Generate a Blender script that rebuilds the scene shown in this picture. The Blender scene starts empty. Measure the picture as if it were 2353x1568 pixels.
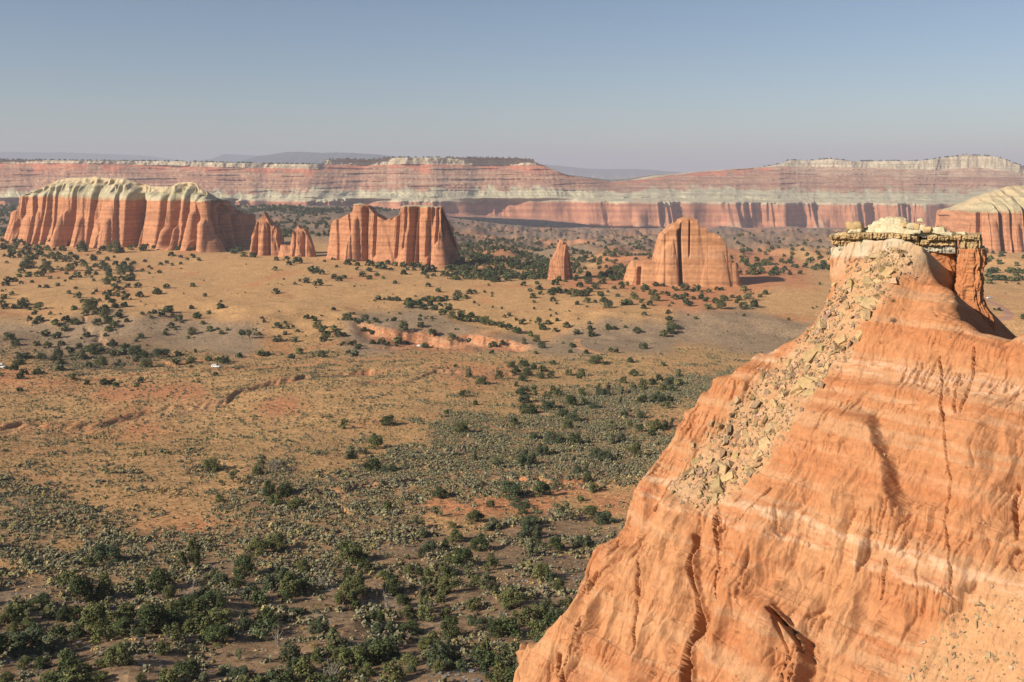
import bpy, math, random
import numpy as np
# ---------------------------------------------------------------- camera, sky, sun, exposure
F = 2308.0; CX = 1176.5; HY = 395.0          # survey units: focal length, centre column, horizon row
scene = bpy.context.scene
col = scene.collection
cam_d = bpy.data.cameras.new("camera"); cam = bpy.data.objects.new("camera", cam_d); col.objects.link(cam)
cam.location = (0, 0, 0); cam.rotation_euler = (math.radians(90), 0, 0)
cam_d.sensor_width = 36; cam_d.lens = 36 * F / 2353.0; cam_d.shift_y = -(784 - HY) / 2353.0
cam_d.clip_start = 0.5; cam_d.clip_end = 120000
scene.camera = cam
SUN_EL = math.radians(29); SX, SY = -0.88, -0.475          # horizontal direction towards the sun
world = bpy.data.worlds.new("World"); scene.world = world; world.use_nodes = True
nt = world.node_tree; bg = nt.nodes["Background"]
sky = nt.nodes.new("ShaderNodeTexSky"); sky.sky_type = 'NISHITA'; sky.sun_disc = False
sky.sun_elevation = SUN_EL; sky.sun_rotation = math.atan2(SX, SY)
sky.altitude = 1800; sky.air_density = 1.0; sky.dust_density = 2.5; sky.ozone_density = 1.4
nt.links.new(sky.outputs[0], bg.inputs[0]); bg.inputs[1].default_value = 0.058
sl = bpy.data.lights.new("sun", 'SUN'); sl.energy = 4.7; sl.angle = math.radians(0.5); sl.color = (1.0, 0.87, 0.70)
so = bpy.data.objects.new("sun", sl); col.objects.link(so)
_d = np.array([-SX * math.cos(SUN_EL), -SY * math.cos(SUN_EL), -math.sin(SUN_EL)])
from mathutils import Vector
so.rotation_euler = Vector(_d).to_track_quat('-Z', 'Y').to_euler()
vs = scene.view_settings; vs.view_transform = 'Standard'; vs.look = 'None'; vs.exposure = 0.68; vs.gamma = 1
scene.cycles.use_denoising = True
scene.cycles.max_bounces = 5; scene.cycles.diffuse_bounces = 2; scene.cycles.volume_bounces = 1
scene.cycles.use_adaptive_sampling = False
HAZE = 0.85e-4

# ---------------------------------------------------------------- numpy helpers
def _hash(ix, iy, seed):
    h = (ix.astype(np.int64) * 374761393 + iy.astype(np.int64) * 668265263 + seed * 1442695041) & 0xFFFFFFFF
    h = ((h ^ (h >> 13)) * 1274126177) & 0xFFFFFFFF
    return h ^ (h >> 16)
def perlin(x, y, seed=0):
    x, y = np.broadcast_arrays(np.asarray(x, float), np.asarray(y, float))
    x0 = np.floor(x); y0 = np.floor(y); fx = x - x0; fy = y - y0
    ux = fx * fx * fx * (fx * (fx * 6 - 15) + 10); uy = fy * fy * fy * (fy * (fy * 6 - 15) + 10)
    def g(dx, dy):
        a = _hash(x0 + dx, y0 + dy, seed) * (2 * math.pi / 4294967296.0)
        return np.cos(a) * (fx - dx) + np.sin(a) * (fy - dy)
    a = g(0, 0); b = g(1, 0); c = g(0, 1); d = g(1, 1)
    return ((a + (b - a) * ux) * (1 - uy) + (c + (d - c) * ux) * uy) * 1.4
def fbm(x, y, oct=4, seed=0, gain=0.5, lac=2.03):
    s = 0; a = 1.0; t = 0
    for o in range(oct):
        s = s + a * perlin(x, y, seed + o * 17); t += a; a *= gain; x = x * lac + 3.1; y = y * lac + 7.7
    return s / t * 1.5
def ridged(x, y, oct=3, seed=0, gain=0.5):
    s = 0; a = 1.0; t = 0
    for o in range(oct):
        s = s + a * (1 - np.abs(perlin(x, y, seed + o * 13)) * 2); t += a; a *= gain; x = x * 2.1 + 5.2; y = y * 2.1 + 1.3
    return s / t                                        # about 0..1, high = narrow ridge
def sm(a, b, x):
    t = np.clip((x - a) / (b - a), 0, 1); return t * t * (3 - 2 * t)
def lerp(a, b, t): return a + (b - a) * t
def mixc(c1, c2, t):
    t = np.asarray(t)[..., None]; return np.asarray(c1) * (1 - t) + np.asarray(c2) * t
def tab(pts):
    a = np.array(pts, float); return lambda x: np.interp(x, a[:, 0], a[:, 1])

# ---------------------------------------------------------------- mesh helpers
def mesh_np(name, V, Fq, colr=None, mat=None, smooth=True):
    V = np.asarray(V, np.float32).reshape(-1, 3); Fq = np.asarray(Fq, np.int32)
    me = bpy.data.meshes.new(name); k = Fq.shape[1]
    me.vertices.add(len(V)); me.vertices.foreach_set("co", V.ravel())
    me.loops.add(Fq.size); me.loops.foreach_set("vertex_index", Fq.ravel())
    me.polygons.add(len(Fq)); me.polygons.foreach_set("loop_start", np.arange(0, Fq.size, k, dtype=np.int32))
    me.polygons.foreach_set("loop_total", np.full(len(Fq), k, np.int32))
    me.polygons.foreach_set("use_smooth", np.full(len(Fq), smooth, bool))
    if colr is not None:
        at = me.color_attributes.new("Col", 'FLOAT_COLOR', 'POINT')
        c = np.ones((len(V), 4), np.float32); c[:, :3] = np.asarray(colr, np.float32).reshape(-1, 3)
        at.data.foreach_set("color", c.ravel())
    if mat: me.materials.append(mat)
    me.update(); me.validate(); return me
def grid_faces(nr, nc, wrap=False):
    i = np.arange(nr - 1)[:, None]; j = np.arange(nc if wrap else nc - 1)[None, :]
    j2 = (j + 1) % nc
    return np.stack([i * nc + j, i * nc + j2, (i + 1) * nc + j2, (i + 1) * nc + j], -1).reshape(-1, 4)
def link(name, me, parent=None, **props):
    o = bpy.data.objects.new(name, me); col.objects.link(o)
    if parent: o.parent = parent
    for k, v in props.items(): o[k] = v
    return o
def empty(name, loc=(0, 0, 0), **props):
    o = link(name, None, None, **props); o.location = loc; return o

# ---------------------------------------------------------------- materials
def mat_attr(name, rough=0.95, nscale=1.0, nmix=0.35, bump=0.3, bdist=0.1, bscale=None, fine=None, tint=None):
    m = bpy.data.materials.new(name); m.use_nodes = True; t = m.node_tree; N = t.nodes; L = t.links
    b = N["Principled BSDF"]; b.inputs["Roughness"].default_value = rough
    b.inputs["Specular IOR Level"].default_value = 0.12
    a = N.new("ShaderNodeAttribute"); a.attribute_name = "Col"
    src = a.outputs["Color"]
    if nmix > 0:
        co = N.new("ShaderNodeTexCoord")
        no = N.new("ShaderNodeTexNoise"); no.inputs["Scale"].default_value = nscale; no.inputs["Detail"].default_value = 6
        no.inputs["Roughness"].default_value = 0.65
        L.new(co.outputs["Object"], no.inputs["Vector"])
        mr = N.new("ShaderNodeMapRange"); mr.inputs[1].default_value = 0.3; mr.inputs[2].default_value = 0.7
        mr.inputs[3].default_value = 1 - nmix; mr.inputs[4].default_value = 1 + nmix
        L.new(no.outputs["Fac"], mr.inputs[0])
        mx = N.new("ShaderNodeMix"); mx.data_type = 'RGBA'; mx.blend_type = 'MULTIPLY'; mx.inputs[0].default_value = 1
        L.new(a.outputs["Color"], mx.inputs[6]); L.new(mr.outputs[0], mx.inputs[7]); src = mx.outputs[2]
        if bump > 0:
            n2 = N.new("ShaderNodeTexNoise"); n2.inputs["Scale"].default_value = bscale or nscale * 2
            n2.inputs["Detail"].default_value = 8; n2.inputs["Roughness"].default_value = 0.7
            L.new(co.outputs["Object"], n2.inputs["Vector"])
            bp = N.new("ShaderNodeBump"); bp.inputs["Strength"].default_value = bump; bp.inputs["Distance"].default_value = bdist
            L.new(n2.outputs["Fac"], bp.inputs["Height"]); L.new(bp.outputs[0], b.inputs["Normal"])
    L.new(src, b.inputs["Base Color"]); return m
def mat_plain(name, c, rough=0.6, metallic=0.0, spec=0.5):
    m = bpy.data.materials.new(name); m.use_nodes = True; b = m.node_tree.nodes["Principled BSDF"]
    b.inputs["Base Color"].default_value = (*c, 1); b.inputs["Roughness"].default_value = rough
    b.inputs["Metallic"].default_value = metallic; b.inputs["Specular IOR Level"].default_value = spec
    return m
M_ground = mat_attr("desert_soil", nscale=0.7, nmix=0.5, bump=0.7, bdist=0.5, bscale=1.0)
M_rock = mat_attr("red_sandstone", nscale=0.25, nmix=0.20, bump=0.5, bdist=1.2, bscale=0.35)
M_far = mat_attr("far_escarpment_rock", nscale=0.03, nmix=0.25, bump=0.6, bdist=6, bscale=0.06)
M_face = mat_attr("near_mudstone", nscale=3.5, nmix=0.14, bump=0.5, bdist=0.06, bscale=7)
def face_bump(m):
    t = m.node_tree; N = t.nodes; L = t.links; b = N["Principled BSDF"]; prev = b.inputs["Normal"].links[0].from_socket
    a = N.new("ShaderNodeAttribute"); a.attribute_name = "Strat"
    for sc, st, di, det in (((7.0, 0.55, 1.0), 0.55, 0.10, 3), ((17.0, 1.6, 1.0), 0.45, 0.04, 4), ((0.5, 0.5, 11.0), 0.35, 0.05, 3)):
        v = N.new("ShaderNodeVectorMath"); v.operation = 'MULTIPLY'; v.inputs[1].default_value = sc; L.new(a.outputs["Vector"], v.inputs[0])
        n = N.new("ShaderNodeTexNoise"); n.inputs["Scale"].default_value = 1; n.inputs["Detail"].default_value = det; L.new(v.outputs[0], n.inputs["Vector"])
        bp = N.new("ShaderNodeBump"); bp.inputs["Strength"].default_value = st; bp.inputs["Distance"].default_value = di
        L.new(n.outputs["Fac"], bp.inputs["Height"]); L.new(prev, bp.inputs["Normal"]); prev = bp.outputs[0]
    L.new(prev, b.inputs["Normal"])
M_mud = mat_attr("banded_mudstone", nscale=3.5, nmix=0.16, bump=0.5, bdist=0.06, bscale=7); face_bump(M_mud)
M_cap = mat_attr("tan_cap_sandstone", nscale=1.6, nmix=0.22, bump=0.6, bdist=0.12, bscale=3.5)
M_leaf = mat_attr("juniper_foliage", rough=0.8, nmix=0)
M_wood = mat_attr("juniper_bark", rough=0.95, nmix=0)
M_brush = mat_attr("dry_brush", rough=0.9, nmix=0)
M_road = mat_attr("graded_dirt", nscale=0.8, nmix=0.15, bump=0.2, bdist=0.05)

# ---------------------------------------------------------------- terrain
YT = lambda pts: (np.log(np.array([p[0] for p in pts], float)), np.array([p[1] for p in pts], float))
def near(zs): return [(Y, HY - z / Y * F) for Y, z in zs]
TL = YT(near([(15, -40), (40, -46), (70, -51), (110, -56), (150, -63), (230, -72), (330, -82), (450, -92), (560, -98.3), (592, -98.5),
        (625, -92.4), (700, -92), (800, -91), (930, -90), (1060, -89), (1250, -88), (1700, -86), (2400, -89), (3200, -112), (4200, -140), (9000, -200), (60000, -260)]))
TR = YT(near([(15, -40), (40, -46), (70, -51), (110, -56), (150, -63), (230, -72), (330, -82), (450, -92), (560, -98.3), (610, -98.5),
        (650, -94), (700, -93), (800, -92.2), (850, -92.5), (960, -96), (1150, -105), (1400, -115), (1750, -128), (2200, -146), (2900, -174), (3500, -198), (5000, -262), (9000, -300), (60000, -320)]))
def ypx_base(px, Y):
    w = sm(750, 1300, px); lY = np.log(np.maximum(Y, 15))
    return np.interp(lY, *TL) * (1 - w) + np.interp(lY, *TR) * w
def z_base(px, Y): return -(ypx_base(px, Y) - HY) / F * Y
def inv_Y(px, py):
    px = np.asarray(px, float); py = np.asarray(py, float)
    lo = np.full(np.broadcast(px, py).shape, 20.0); hi = np.full_like(lo, 40000.0)
    for _ in range(48):
        mid = np.sqrt(lo * hi); big = ypx_base(px, mid) > py
        lo = np.where(big, mid, lo); hi = np.where(big, hi, mid)
    return lo
# gullies / banks: (points in survey px, depth m, near width, far width)
GUL = [
 ([(-120, 985), (0, 975), (120, 972), (210, 962), (300, 948), (350, 941), (430, 938), (480, 930), (520, 922), (545, 903), (600, 889), (640, 884), (700, 868), (780, 862), (860, 856), (930, 846), (970, 838)], 2.0, 15, 8, 5),
 ([(800, 746), (874, 764), (925, 772), (960, 778), (1000, 774), (1060, 774), (1120, 778), (1180, 786), (1240, 798)], 4.6, 26, 9, 8),
 ([(-50, 893), (60, 886), (240, 866), (330, 860), (430, 850), (520, 846), (640, 842)], 0.7, 2.5, 1.0, 2),
 ([(560, 1176), (640, 1152), (700, 1146), (780, 1136), (860, 1122), (905, 1112), (960, 1103), (1040, 1106), (1110, 1104), (1190, 1100), (1270, 1106), (1340, 1098), (1450, 1090)], 1.5, 8, 3.0, 3),
 ([(770, 1150), (775, 1160), (790, 1170), (800, 1180)], 1.6, 3, 1.2, 2),
 ([(200, 845), (330, 833), (420, 829), (520, 822), (600, 815), (700, 802), (800, 790), (860, 796), (950, 790)], 1.2, 7, 3, 4),
 ([(190, 742), (205, 758), (225, 772), (250, 785)], 3.0, 12, 10, 8),
 ([(1215, 860), (1100, 858), (1000, 860), (940, 880), (860, 884), (800, 890)][::-1], 1.3, 10, 4, 4),
]
GULD = []
for pts, dep, wn, wf, wdist in GUL:
    p = np.array(pts, float); Yl = inv_Y(p[:, 0], p[:, 1]); GULD.append((p[:, 0], Yl, dep, wn, wf))
def ground(X, Y):
    """height, red exposure mask"""
    px = CX + X / np.maximum(Y, 1) * F
    z = z_base(px, Y)
    amp = sm(60, 300, Y)
    z = z + fbm(X / 140, Y / 140, 3, 5) * 2.2 * amp + fbm(X / 28, Y / 28, 3, 9) * 0.55
    # terrace relief
    z = z + fbm(X / 60, Y / 60, 3, 55) * 3.5 * sm(560, 600, Y) * (1 - sm(640, 720, Y))
    fg = (1 - sm(120, 210, Y))
    z = z + (ridged(X / 38 + 2, Y / 55, 3, 61) - 0.6) * 2.0 * fg
    red = np.zeros_like(z)
    for gx, gY, dep, wn, wf in GULD:
        jit = fbm(X / 22, Y * 0 + gx[0], 3, int(dep * 10)) * 9 * (1 if dep < 4 else 0.45) + fbm(X / 5.0, Y * 0 + gx[0], 3, 7) * (4 if dep < 4 else 1.2)
        Yl = np.interp(px, gx, gY) + jit * (wf / 3 + 0.4) * 0.6
        dl = Y - Yl
        end = sm(gx[0] - 1, gx[0] + (gx[-1] - gx[0]) * 0.12, px) * (1 - sm(gx[-1] - (gx[-1] - gx[0]) * 0.12, gx[-1] + 1, px))
        var = np.clip(0.7 + 0.8 * fbm(X / 30, Y * 0 + 3, 3, 71), 0.05, 1.4)
        if dep >= 4: var = 0.85 + 0.15 * var
        c = np.where(dl < 0, np.exp(-(dl / wn) ** 2), 1 - sm(0, wf, dl))
        z = z - dep * c * end * var
        red = np.maximum(red, end * np.where(dl < 0, np.exp(-(dl / (wn * 0.65)) ** 2), 1 - sm(wf * 0.6, wf * 1.3, dl)) * sm(0.4, 0.9, var + (dep > 3)))
    # badlands between the monoliths and the far wall
    bl = sm(1250, 1600, Y) * (1 - sm(3000, 3600, Y))
    side = 0.45 + 0.55 * sm(950, 1250, px)
    rg = ridged(X / 420 + 1.7, Y / 560 + 0.3, 4, 33, 0.55)
    z = z + (rg - 0.45) * 30 * bl * side + (ridged(X / 120 + 3, Y / 170, 4, 35, 0.6) - 0.5) * 20 * bl * side + fbm(X / 90, Y / 90, 3, 44) * 5 * bl
    # smaller red mounds right of the big monolith
    bm = sm(900, 1050, Y) * (1 - sm(1400, 1700, Y)) * sm(1050, 1200, px)
    z = z + np.maximum(0, fbm(X / 110, Y / 150, 3, 91)) * 14 * bm
    return z, red, rg, bl
def ground_z(X, Y): return ground(np.asarray(X, float), np.asarray(Y, float))[0]
def place(px, py):
    """survey px -> ground point, iterating with real relief"""
    px = np.atleast_1d(np.asarray(px, float)); py = np.atleast_1d(np.asarray(py, float))
    # first visible hit: march outwards
    Y0 = inv_Y(px, py); u = (px - CX) / F; v = (py - HY) / F
    best = Y0.copy()
    K = np.linspace(0.80, 1.25, 91)
    hit = np.zeros(len(px), bool); prev = None
    for k in K:
        Y = Y0 * k; d = -v * Y - ground_z(u * Y, Y)
        if prev is not None:
            c = (~hit) & (d <= 0) & (prev > 0); best[c] = (Y0 * (k - 0.0025))[c]; hit |= c
        prev = d
    for _ in range(3):
        zz = ground_z(u * best, best); nb = -zz / v
        best = np.where(hit & (np.abs(nb / best - 1) < 0.03), 0.5 * (best + nb), best)
    return u * best, best, ground_z(u * best, best)

# cover classes surveyed on a 24-column map (98 px columns, 40 px rows from row 540)
CMAP = """
kkkkkkkkkkkrkrrrkrkrrrrr
ggggggggggkrkkrrrrggrrgg
gggggggggggrkgrrrrrgrrgg
gggggggggggggrrrrrrggggg
gggggggggggggggrrggggggg
ggkgggggkkggggggkkgggggg
kkkkkkggkkkggkkkkkkkgggg
dkddkkmmkrrkkkkkmkkggkgg
mdddmmmmmmggmmggmmggmmmm
rgggggmmggrrmmmmssmmmmmm
ggrrrggggggmmsssssmmmmmm
ggggggrggmmmmssmmmrmmmmm
mggrgggggmsssssrrrsmmmmm
mmmmmmgmmmsssssssrmmmmmm
mmmmmmmmmsssssssmmmmmmmm
mmmmmmsmsssssssmmmmmmmmm
smmmmmsssssssrmrrmmmmmmm
ssmmmsssssrrrmrmmmmmmmmm
sssmrmssssmmddmmmmmmmmmm
smssssssssdddddddddddddd
sssssssssdddddddddddddd.
msssddssdsdddddddddddddd
dsssdddddddddddddddddddd
kddddddddkdddddddddddddd
dddddddkddkddddddddddddd
ddddddddddddkddddddddddd
ddddddddkddddddddddddddd
ddddddddddddddkddddddddd
dddddddddddddddddddddddd
""".split()
CLS = "grkmsd"
ALB = np.array([[0.448, 0.266, 0.120], [0.440, 0.195, 0.092], [0.262, 0.186, 0.116], [0.400, 0.235, 0.108], [0.270, 0.170, 0.088], [0.225, 0.148, 0.086]])
CM = np.zeros((len(CMAP), 24, 6))
for r, row in enumerate(CMAP):
    row = (row + "m" * 24)[:24]
    for c, ch in enumerate(row): CM[r, c, CLS.index(ch) if ch in CLS else 5] = 1
def classes(px, py, X, Y):
    wx = fbm(X / (Y * 0.06 + 2), Y / (Y * 0.10 + 3), 3, 21) * 45; wy = fbm(X / (Y * 0.06 + 2) + 9, Y / (Y * 0.10 + 3), 3, 23) * 18
    gx = np.clip((px + wx) / 98.04 - 0.5, 0, 22.999); gy = np.clip((py + wy - 540) / 36.5, 0, len(CMAP) - 1.001)
    ix = gx.astype(int); iy = gy.astype(int); fx = (gx - ix)[..., None]; fy = (gy - iy)[..., None]
    w = (CM[iy, ix] * (1 - fx) + CM[iy, ix + 1] * fx) * (1 - fy) + (CM[iy + 1, ix] * (1 - fx) + CM[iy + 1, ix + 1] * fx) * fy
    w = w + 0.001; w = w ** 2.0
    return w / w.sum(-1, keepdims=True)
def ground_colour(X, Y):
    px = CX + X / Y * F; z, red, rg, bl = ground(X, Y)
    py = ypx_base(px, Y); w = classes(px, py, X, Y)
    c = w @ ALB
    sp = fbm(X / 9, Y / 9, 4, 3); c = c * (1 + 0.16 * sp)[..., None]
    # redder and greener drifts inside the grass
    dr = fbm(X / 55 + 4, Y / 70, 3, 12)
    c = mixc(c, [0.44, 0.19, 0.083], 0.55 * sm(0.15, 0.6, dr) * (w[..., 0] + w[..., 3]))
    zst = fbm(z / 0.8, X / 60, 3, 62); c = mixc(c, mixc([0.41, 0.175, 0.082], [0.45, 0.25, 0.14], sm(-0.1, 0.35, zst)), np.clip(red, 0, 1) * 0.85)
    # far badlands: dark gravel on the crests, red earth on the flanks
    dk = sm(0.38, 0.60, rg + 0.30 * fbm(X / 110, Y / 150, 4, 8))
    left = 1 - sm(950, 1200, px)
    cb = mixc([0.43, 0.205, 0.105], [0.205, 0.145, 0.10], np.clip(dk + left * 0.7, 0, 1))
    ero = ridged(X / 34 + fbm(X / 60, Y / 60, 2, 4) * 2, Y / 130, 3, 36); cb = mixc(cb, [0.47, 0.26, 0.15], 0.7 * sm(0.62, 0.85, ero) * (1 - left) * (1 - 0.6 * dk)); cb = mixc(cb, [0.16, 0.125, 0.09], 0.6 * sm(0.25, 0.55, fbm(X / 28, Y / 45, 3, 37)))
    cb = mixc(cb, [0.40, 0.25, 0.12], 0.6 * sm(0.1, 0.5, fbm(X / 260, Y / 300, 2, 77)) * (1 - dk) * (1 - left))
    c = mixc(c, cb, sm(1300, 1550, Y) if np.ndim(Y) else 0)
    return z, c
cu = np.concatenate([np.linspace(-2.2, -0.58, 50)[:-1], np.linspace(-0.58, 0.58, 1000), np.linspace(0.58, 2.2, 50)[1:]])
ry = np.concatenate([np.geomspace(20, 100, 40)[:-1], inv_Y(np.full(720, 900.0), np.linspace(1640, 500, 720))])
ry = np.concatenate([ry, np.geomspace(ry[-1], 60000, 60)[1:]])
UU, YY = np.meshgrid(cu, ry); XX = UU * YY
ZZ, CC = ground_colour(XX, YY)
gme = mesh_np("ground", np.stack([XX, YY, ZZ], -1), grid_faces(*XX.shape), CC, M_ground)
link("ground", gme, kind="structure", label="rolling desert valley floor of golden grass and red soil")

# draped tracks
def ribbon(name, pts, width, colr, **props):
    p = np.array(pts, float); s = np.linspace(0, len(p) - 1, 160)
    px = np.interp(s, range(len(p)), p[:, 0]); py = np.interp(s, range(len(p)), p[:, 1])
    X, Y, _ = place(px, py)
    k = np.ones(7) / 7; Xs = np.convolve(np.pad(X, 3, mode='edge'), k, 'valid'); Ys = np.convolve(np.pad(Y, 3, mode='edge'), k, 'valid')
    tx = np.gradient(Xs); ty = np.gradient(Ys); L = np.hypot(tx, ty) + 1e-6; nx, ny = -ty / L, tx / L
    off = np.linspace(-0.5, 0.5, 7)[None] * width
    GX = Xs[:, None] + nx[:, None] * off; GY = Ys[:, None] + ny[:, None] * off
    GZ = ground_z(GX, GY) + 0.14 - 0.22 * (np.abs(off) / width * 2) ** 4
    C = np.broadcast_to(np.array(colr), GX.shape + (3,)) * (1 + 0.1 * fbm(GX / 3, GY / 3, 2, 2))[..., None]
    return link(name, mesh_np(name, np.stack([GX, GY, GZ], -1), grid_faces(*GX.shape), C, M_road), **props)
ribbon("dirt_road", [(2225, 672), (2262, 690), (2282, 697), (2300, 707), (2320, 722), (2312, 731), (2285, 737), (2240, 744)], 7, (0.36, 0.20, 0.14), kind="structure", label="graded dirt road curving behind the rock pillar")
ribbon("dirt_track", [(-40, 900), (60, 889), (240, 869), (330, 862), (430, 853), (500, 848), (640, 844), (760, 836), (880, 824), (990, 815)], 4, (0.43, 0.19, 0.09), kind="structure", label="red dirt track crossing the open grass past the parked car")
ribbon("dirt_track", [(1331, 779), (1322, 787), (1330, 797), (1351, 806), (1384, 813), (1451, 823), (1544, 833), (1620, 838)], 6, (0.43, 0.235, 0.12), kind="structure", label="pale bending dirt track beyond the juniper clumps")

# ---------------------------------------------------------------- far escarpment (one sheet: talus, fluted cliff, pale band, striped slope, cap, plateau)
def Z_of(py, Y): return -(py - HY) / F * Y
t_base = tab([(-600, 480), (0, 480), (600, 483), (1000, 490), (1250, 500), (1400, 514), (1600, 522), (1850, 528), (2190, 532), (3000, 540)])
t_ct = tab([(-600, 458), (0, 459), (560, 461), (1000, 463), (1300, 462), (1480, 463), (1700, 465), (2190, 468), (3000, 470)])
t_gr = tab([(-600, 444), (0, 444), (560, 446), (740, 441), (1000, 438), (1300, 437), (1420, 440), (1500, 436), (1650, 433), (1850, 440), (1950, 443), (2353, 442), (3000, 442)])
t_cb = tab([(-600, 376), (0, 376), (250, 377), (430, 383), (560, 386), (735, 389), (742, 379), (860, 380), (1000, 378), (1228, 381), (1240, 379), (1300, 403), (1400, 419.5), (1460, 414), (1600, 396), (1700, 388.5), (1780, 384), (1830, 384), (2000, 386), (2140, 392), (2240, 385), (2353, 400), (3000, 400)])
t_tp = tab([(-600, 366), (0, 367), (180, 369.5), (420, 371), (600, 376), (738, 378), (746, 368), (800, 365.5), (850, 368), (900, 362.5), (1000, 362), (1120, 363), (1180, 364), (1226, 367), (1231, 374), (1243, 378), (1300, 402), (1350, 413), (1405, 419), (1440, 416), (1500, 404), (1600, 395), (1700, 387), (1760, 383), (1790, 377), (1815, 368), (1860, 369), (1905, 365), (1960, 371), (2050, 370), (2110, 370), (2150, 365), (2220, 356), (2290, 360), (2320, 371), (2353, 384), (2450, 388), (3000, 380)])
t_D = tab([(-600, 3500), (700, 3600), (1250, 3700), (1500, 3750), (1900, 3800), (2353, 3800), (3000, 3700)])
mx_ = np.linspace(-500, 2850, 2300)
D0 = t_D(mx_); Wx = (mx_ - CX) / F * D0
st = np.concatenate([np.linspace(0, 1, 40)[:-1], np.linspace(1, 2, 30)[:-1], np.linspace(2, 3, 75)[:-1], np.linspace(3, 4, 22)[:-1], np.linspace(4, 5, 14)])
MXX, ST = np.meshgrid(mx_, st)
lv = [t_base(mx_) + 6, t_ct(mx_), t_gr(mx_), t_cb(mx_), t_tp(mx_)]
lv[3] = np.minimum(lv[3], lv[2] - 1); lv[4] = np.minimum(lv[4], lv[3] - 0.3)
zl = [Z_of(l, D0) for l in lv]                          # first-guess heights
hc = zl[1] - zl[0]; hg = zl[2] - zl[1]; hr = zl[3] - zl[2]; hp = zl[4] - zl[3]
back = [0 * hc, 14 + 0 * hc, 14 + hg * 1.5, 14 + hg * 1.5 + hr * 1.7, 14 + hg * 1.5 + hr * 1.7 + hp * 0.35]
right = sm(1250, 1500, mx_)
back[2] = back[2] + right * 120; back[3] = back[3] + right * 300; back[4] = back[4] + right * 330   # right-hand mesa stands farther behind its bench
depth_l = [D0 + b for b in back]; zl = [Z_of(l, d) for l, d in zip(lv, depth_l)]
zl.append(zl[4] - 2); depth_l.append(depth_l[4] + 1500)
k = np.clip(ST.astype(int), 0, 4); f = ST - k
ZL = np.array(zl); DL = np.array(depth_l); ji = np.broadcast_to(np.arange(len(mx_)), ST.shape)
Zm = ZL[k, ji] * (1 - f) + ZL[k + 1, ji] * f; Dm = DL[k, ji] * (1 - f) + DL[k + 1, ji] * f
W2 = np.broadcast_to(Wx, ST.shape); sz = D0 / 3600
cliff = (1 - sm(1.0, 1.35, ST)) * sm(-0.1, 0.12, ST)
big = fbm(W2 / 330, W2 * 0 + 0.5, 3, 101); alc = ridged(W2 / 120 + 0.1 * f, W2 * 0 + 2, 3, 103, 0.6)
flute = ridged(W2 / 26 + 0.25 * fbm(W2 / 60, ST * 1.5, 2, 9), ST * 0.35, 3, 105)
amod = sm(-0.3, 0.5, fbm(W2 / 260, W2 * 0 + 11, 2, 107))
d_cl = big * 105 + (0.75 - alc) * 85 * amod ** 1.5 + (0.6 - flute) * (1 + 15 * amod ** 2)
slope = sm(1.1, 1.5, ST) * (1 - sm(3.9, 4.05, ST))
sk = fbm(W2 / 500, W2 * 0 + 7, 2, 88) * 60
Hh = np.clip(3 - ST, 0, 2)
gul = ridged((W2 + sk * Hh) / 75, ST * 0.25, 2, 111); gul2 = ridged((W2 + sk * Hh) / 27 + 3, ST * 0.5, 3, 113)
d_sl = big * 60 + fbm(W2 / 90, W2 * 0 + 5, 2, 106) * 22 * sm(2.6, 1.2, ST) + ((0.6 - gul) * 10 * (0.2 + 0.8 * sm(2.9, 1.7, ST)) * (0.5 + 0.8 * amod) + (0.55 - gul2) * 3.2 + fbm(W2 / 12, ST * 12, 3, 119) * 3) * (0.35 + 0.65 * sm(3.4, 2.6, ST))
cap = sm(3.0, 3.08, ST) * (1 - sm(4.0, 4.3, ST))
capf = (0.6 - ridged(W2 / 33, ST * 0.4, 3, 117)) * 7 * cap + fbm(W2 / 160, ST * 0, 2, 118) * 14 * cap
strat = np.where((ST > 2) & (ST < 3), 6.5 * np.tanh(2 * np.sin(Zm / 3.4 + fbm(W2 / 400, Zm / 60, 2, 3) * 3)) * sm(-0.4, 0.4, fbm(W2 / 120, Zm / 20, 2, 33)), 0) * 1.0
disp = d_cl * cliff + d_sl * slope * (1 - cliff) + capf + strat
fade = 1 - sm(4.2, 4.9, ST) * 0.9
Dm2 = Dm + disp * sz * fade
Ycl = Dm2
talus = sm(0.30, 0.0, ST) * (14 + 30 * np.clip(fbm(W2 / 150, W2 * 0, 3, 121) + 0.3 * right, 0, 1))
cone = np.clip(fbm(W2 / 110, W2 * 0 + 4, 2, 131), 0, 1) * (0.35 + right) * 85 * np.clip(0.85 - ST, 0, 1)
Ycl = Ycl - talus - cone
Zm2 = Zm * np.where(ST > 2.95, 1, 1) + fbm(W2 / 60, Dm / 60, 3, 19) * 1.3 * (ST < 4)
Xm = (MXX - CX) / F * Dm                                   # columns keep their bearing along the wall
cz = fbm(Zm / 14, W2 / 900, 3, 5); cz2 = fbm(Zm / 4.2, W2 / 500, 2, 6)
c_cl = mixc([0.40, 0.19, 0.11], [0.31, 0.135, 0.085], sm(-0.3, 0.5, cz + 0.3 * fbm(W2 / 20, ST * 2, 2, 66)))
c_cl = mixc(c_cl, [0.42, 0.27, 0.18], sm(0.7, 1.0, talus / 30 + cone / 40) * 0.7)
c_cl = mixc(c_cl, [0.46, 0.42, 0.30], sm(0.90, 0.97, ST) * 0.8)
c_gr = mixc([0.46, 0.42, 0.285], [0.37, 0.345, 0.24], sm(-0.3, 0.4, cz2))
edge = ST + 0.34 * fbm(W2 / 60, ST * 2, 4, 31) + 0.10 * (gul - 0.6)
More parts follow.
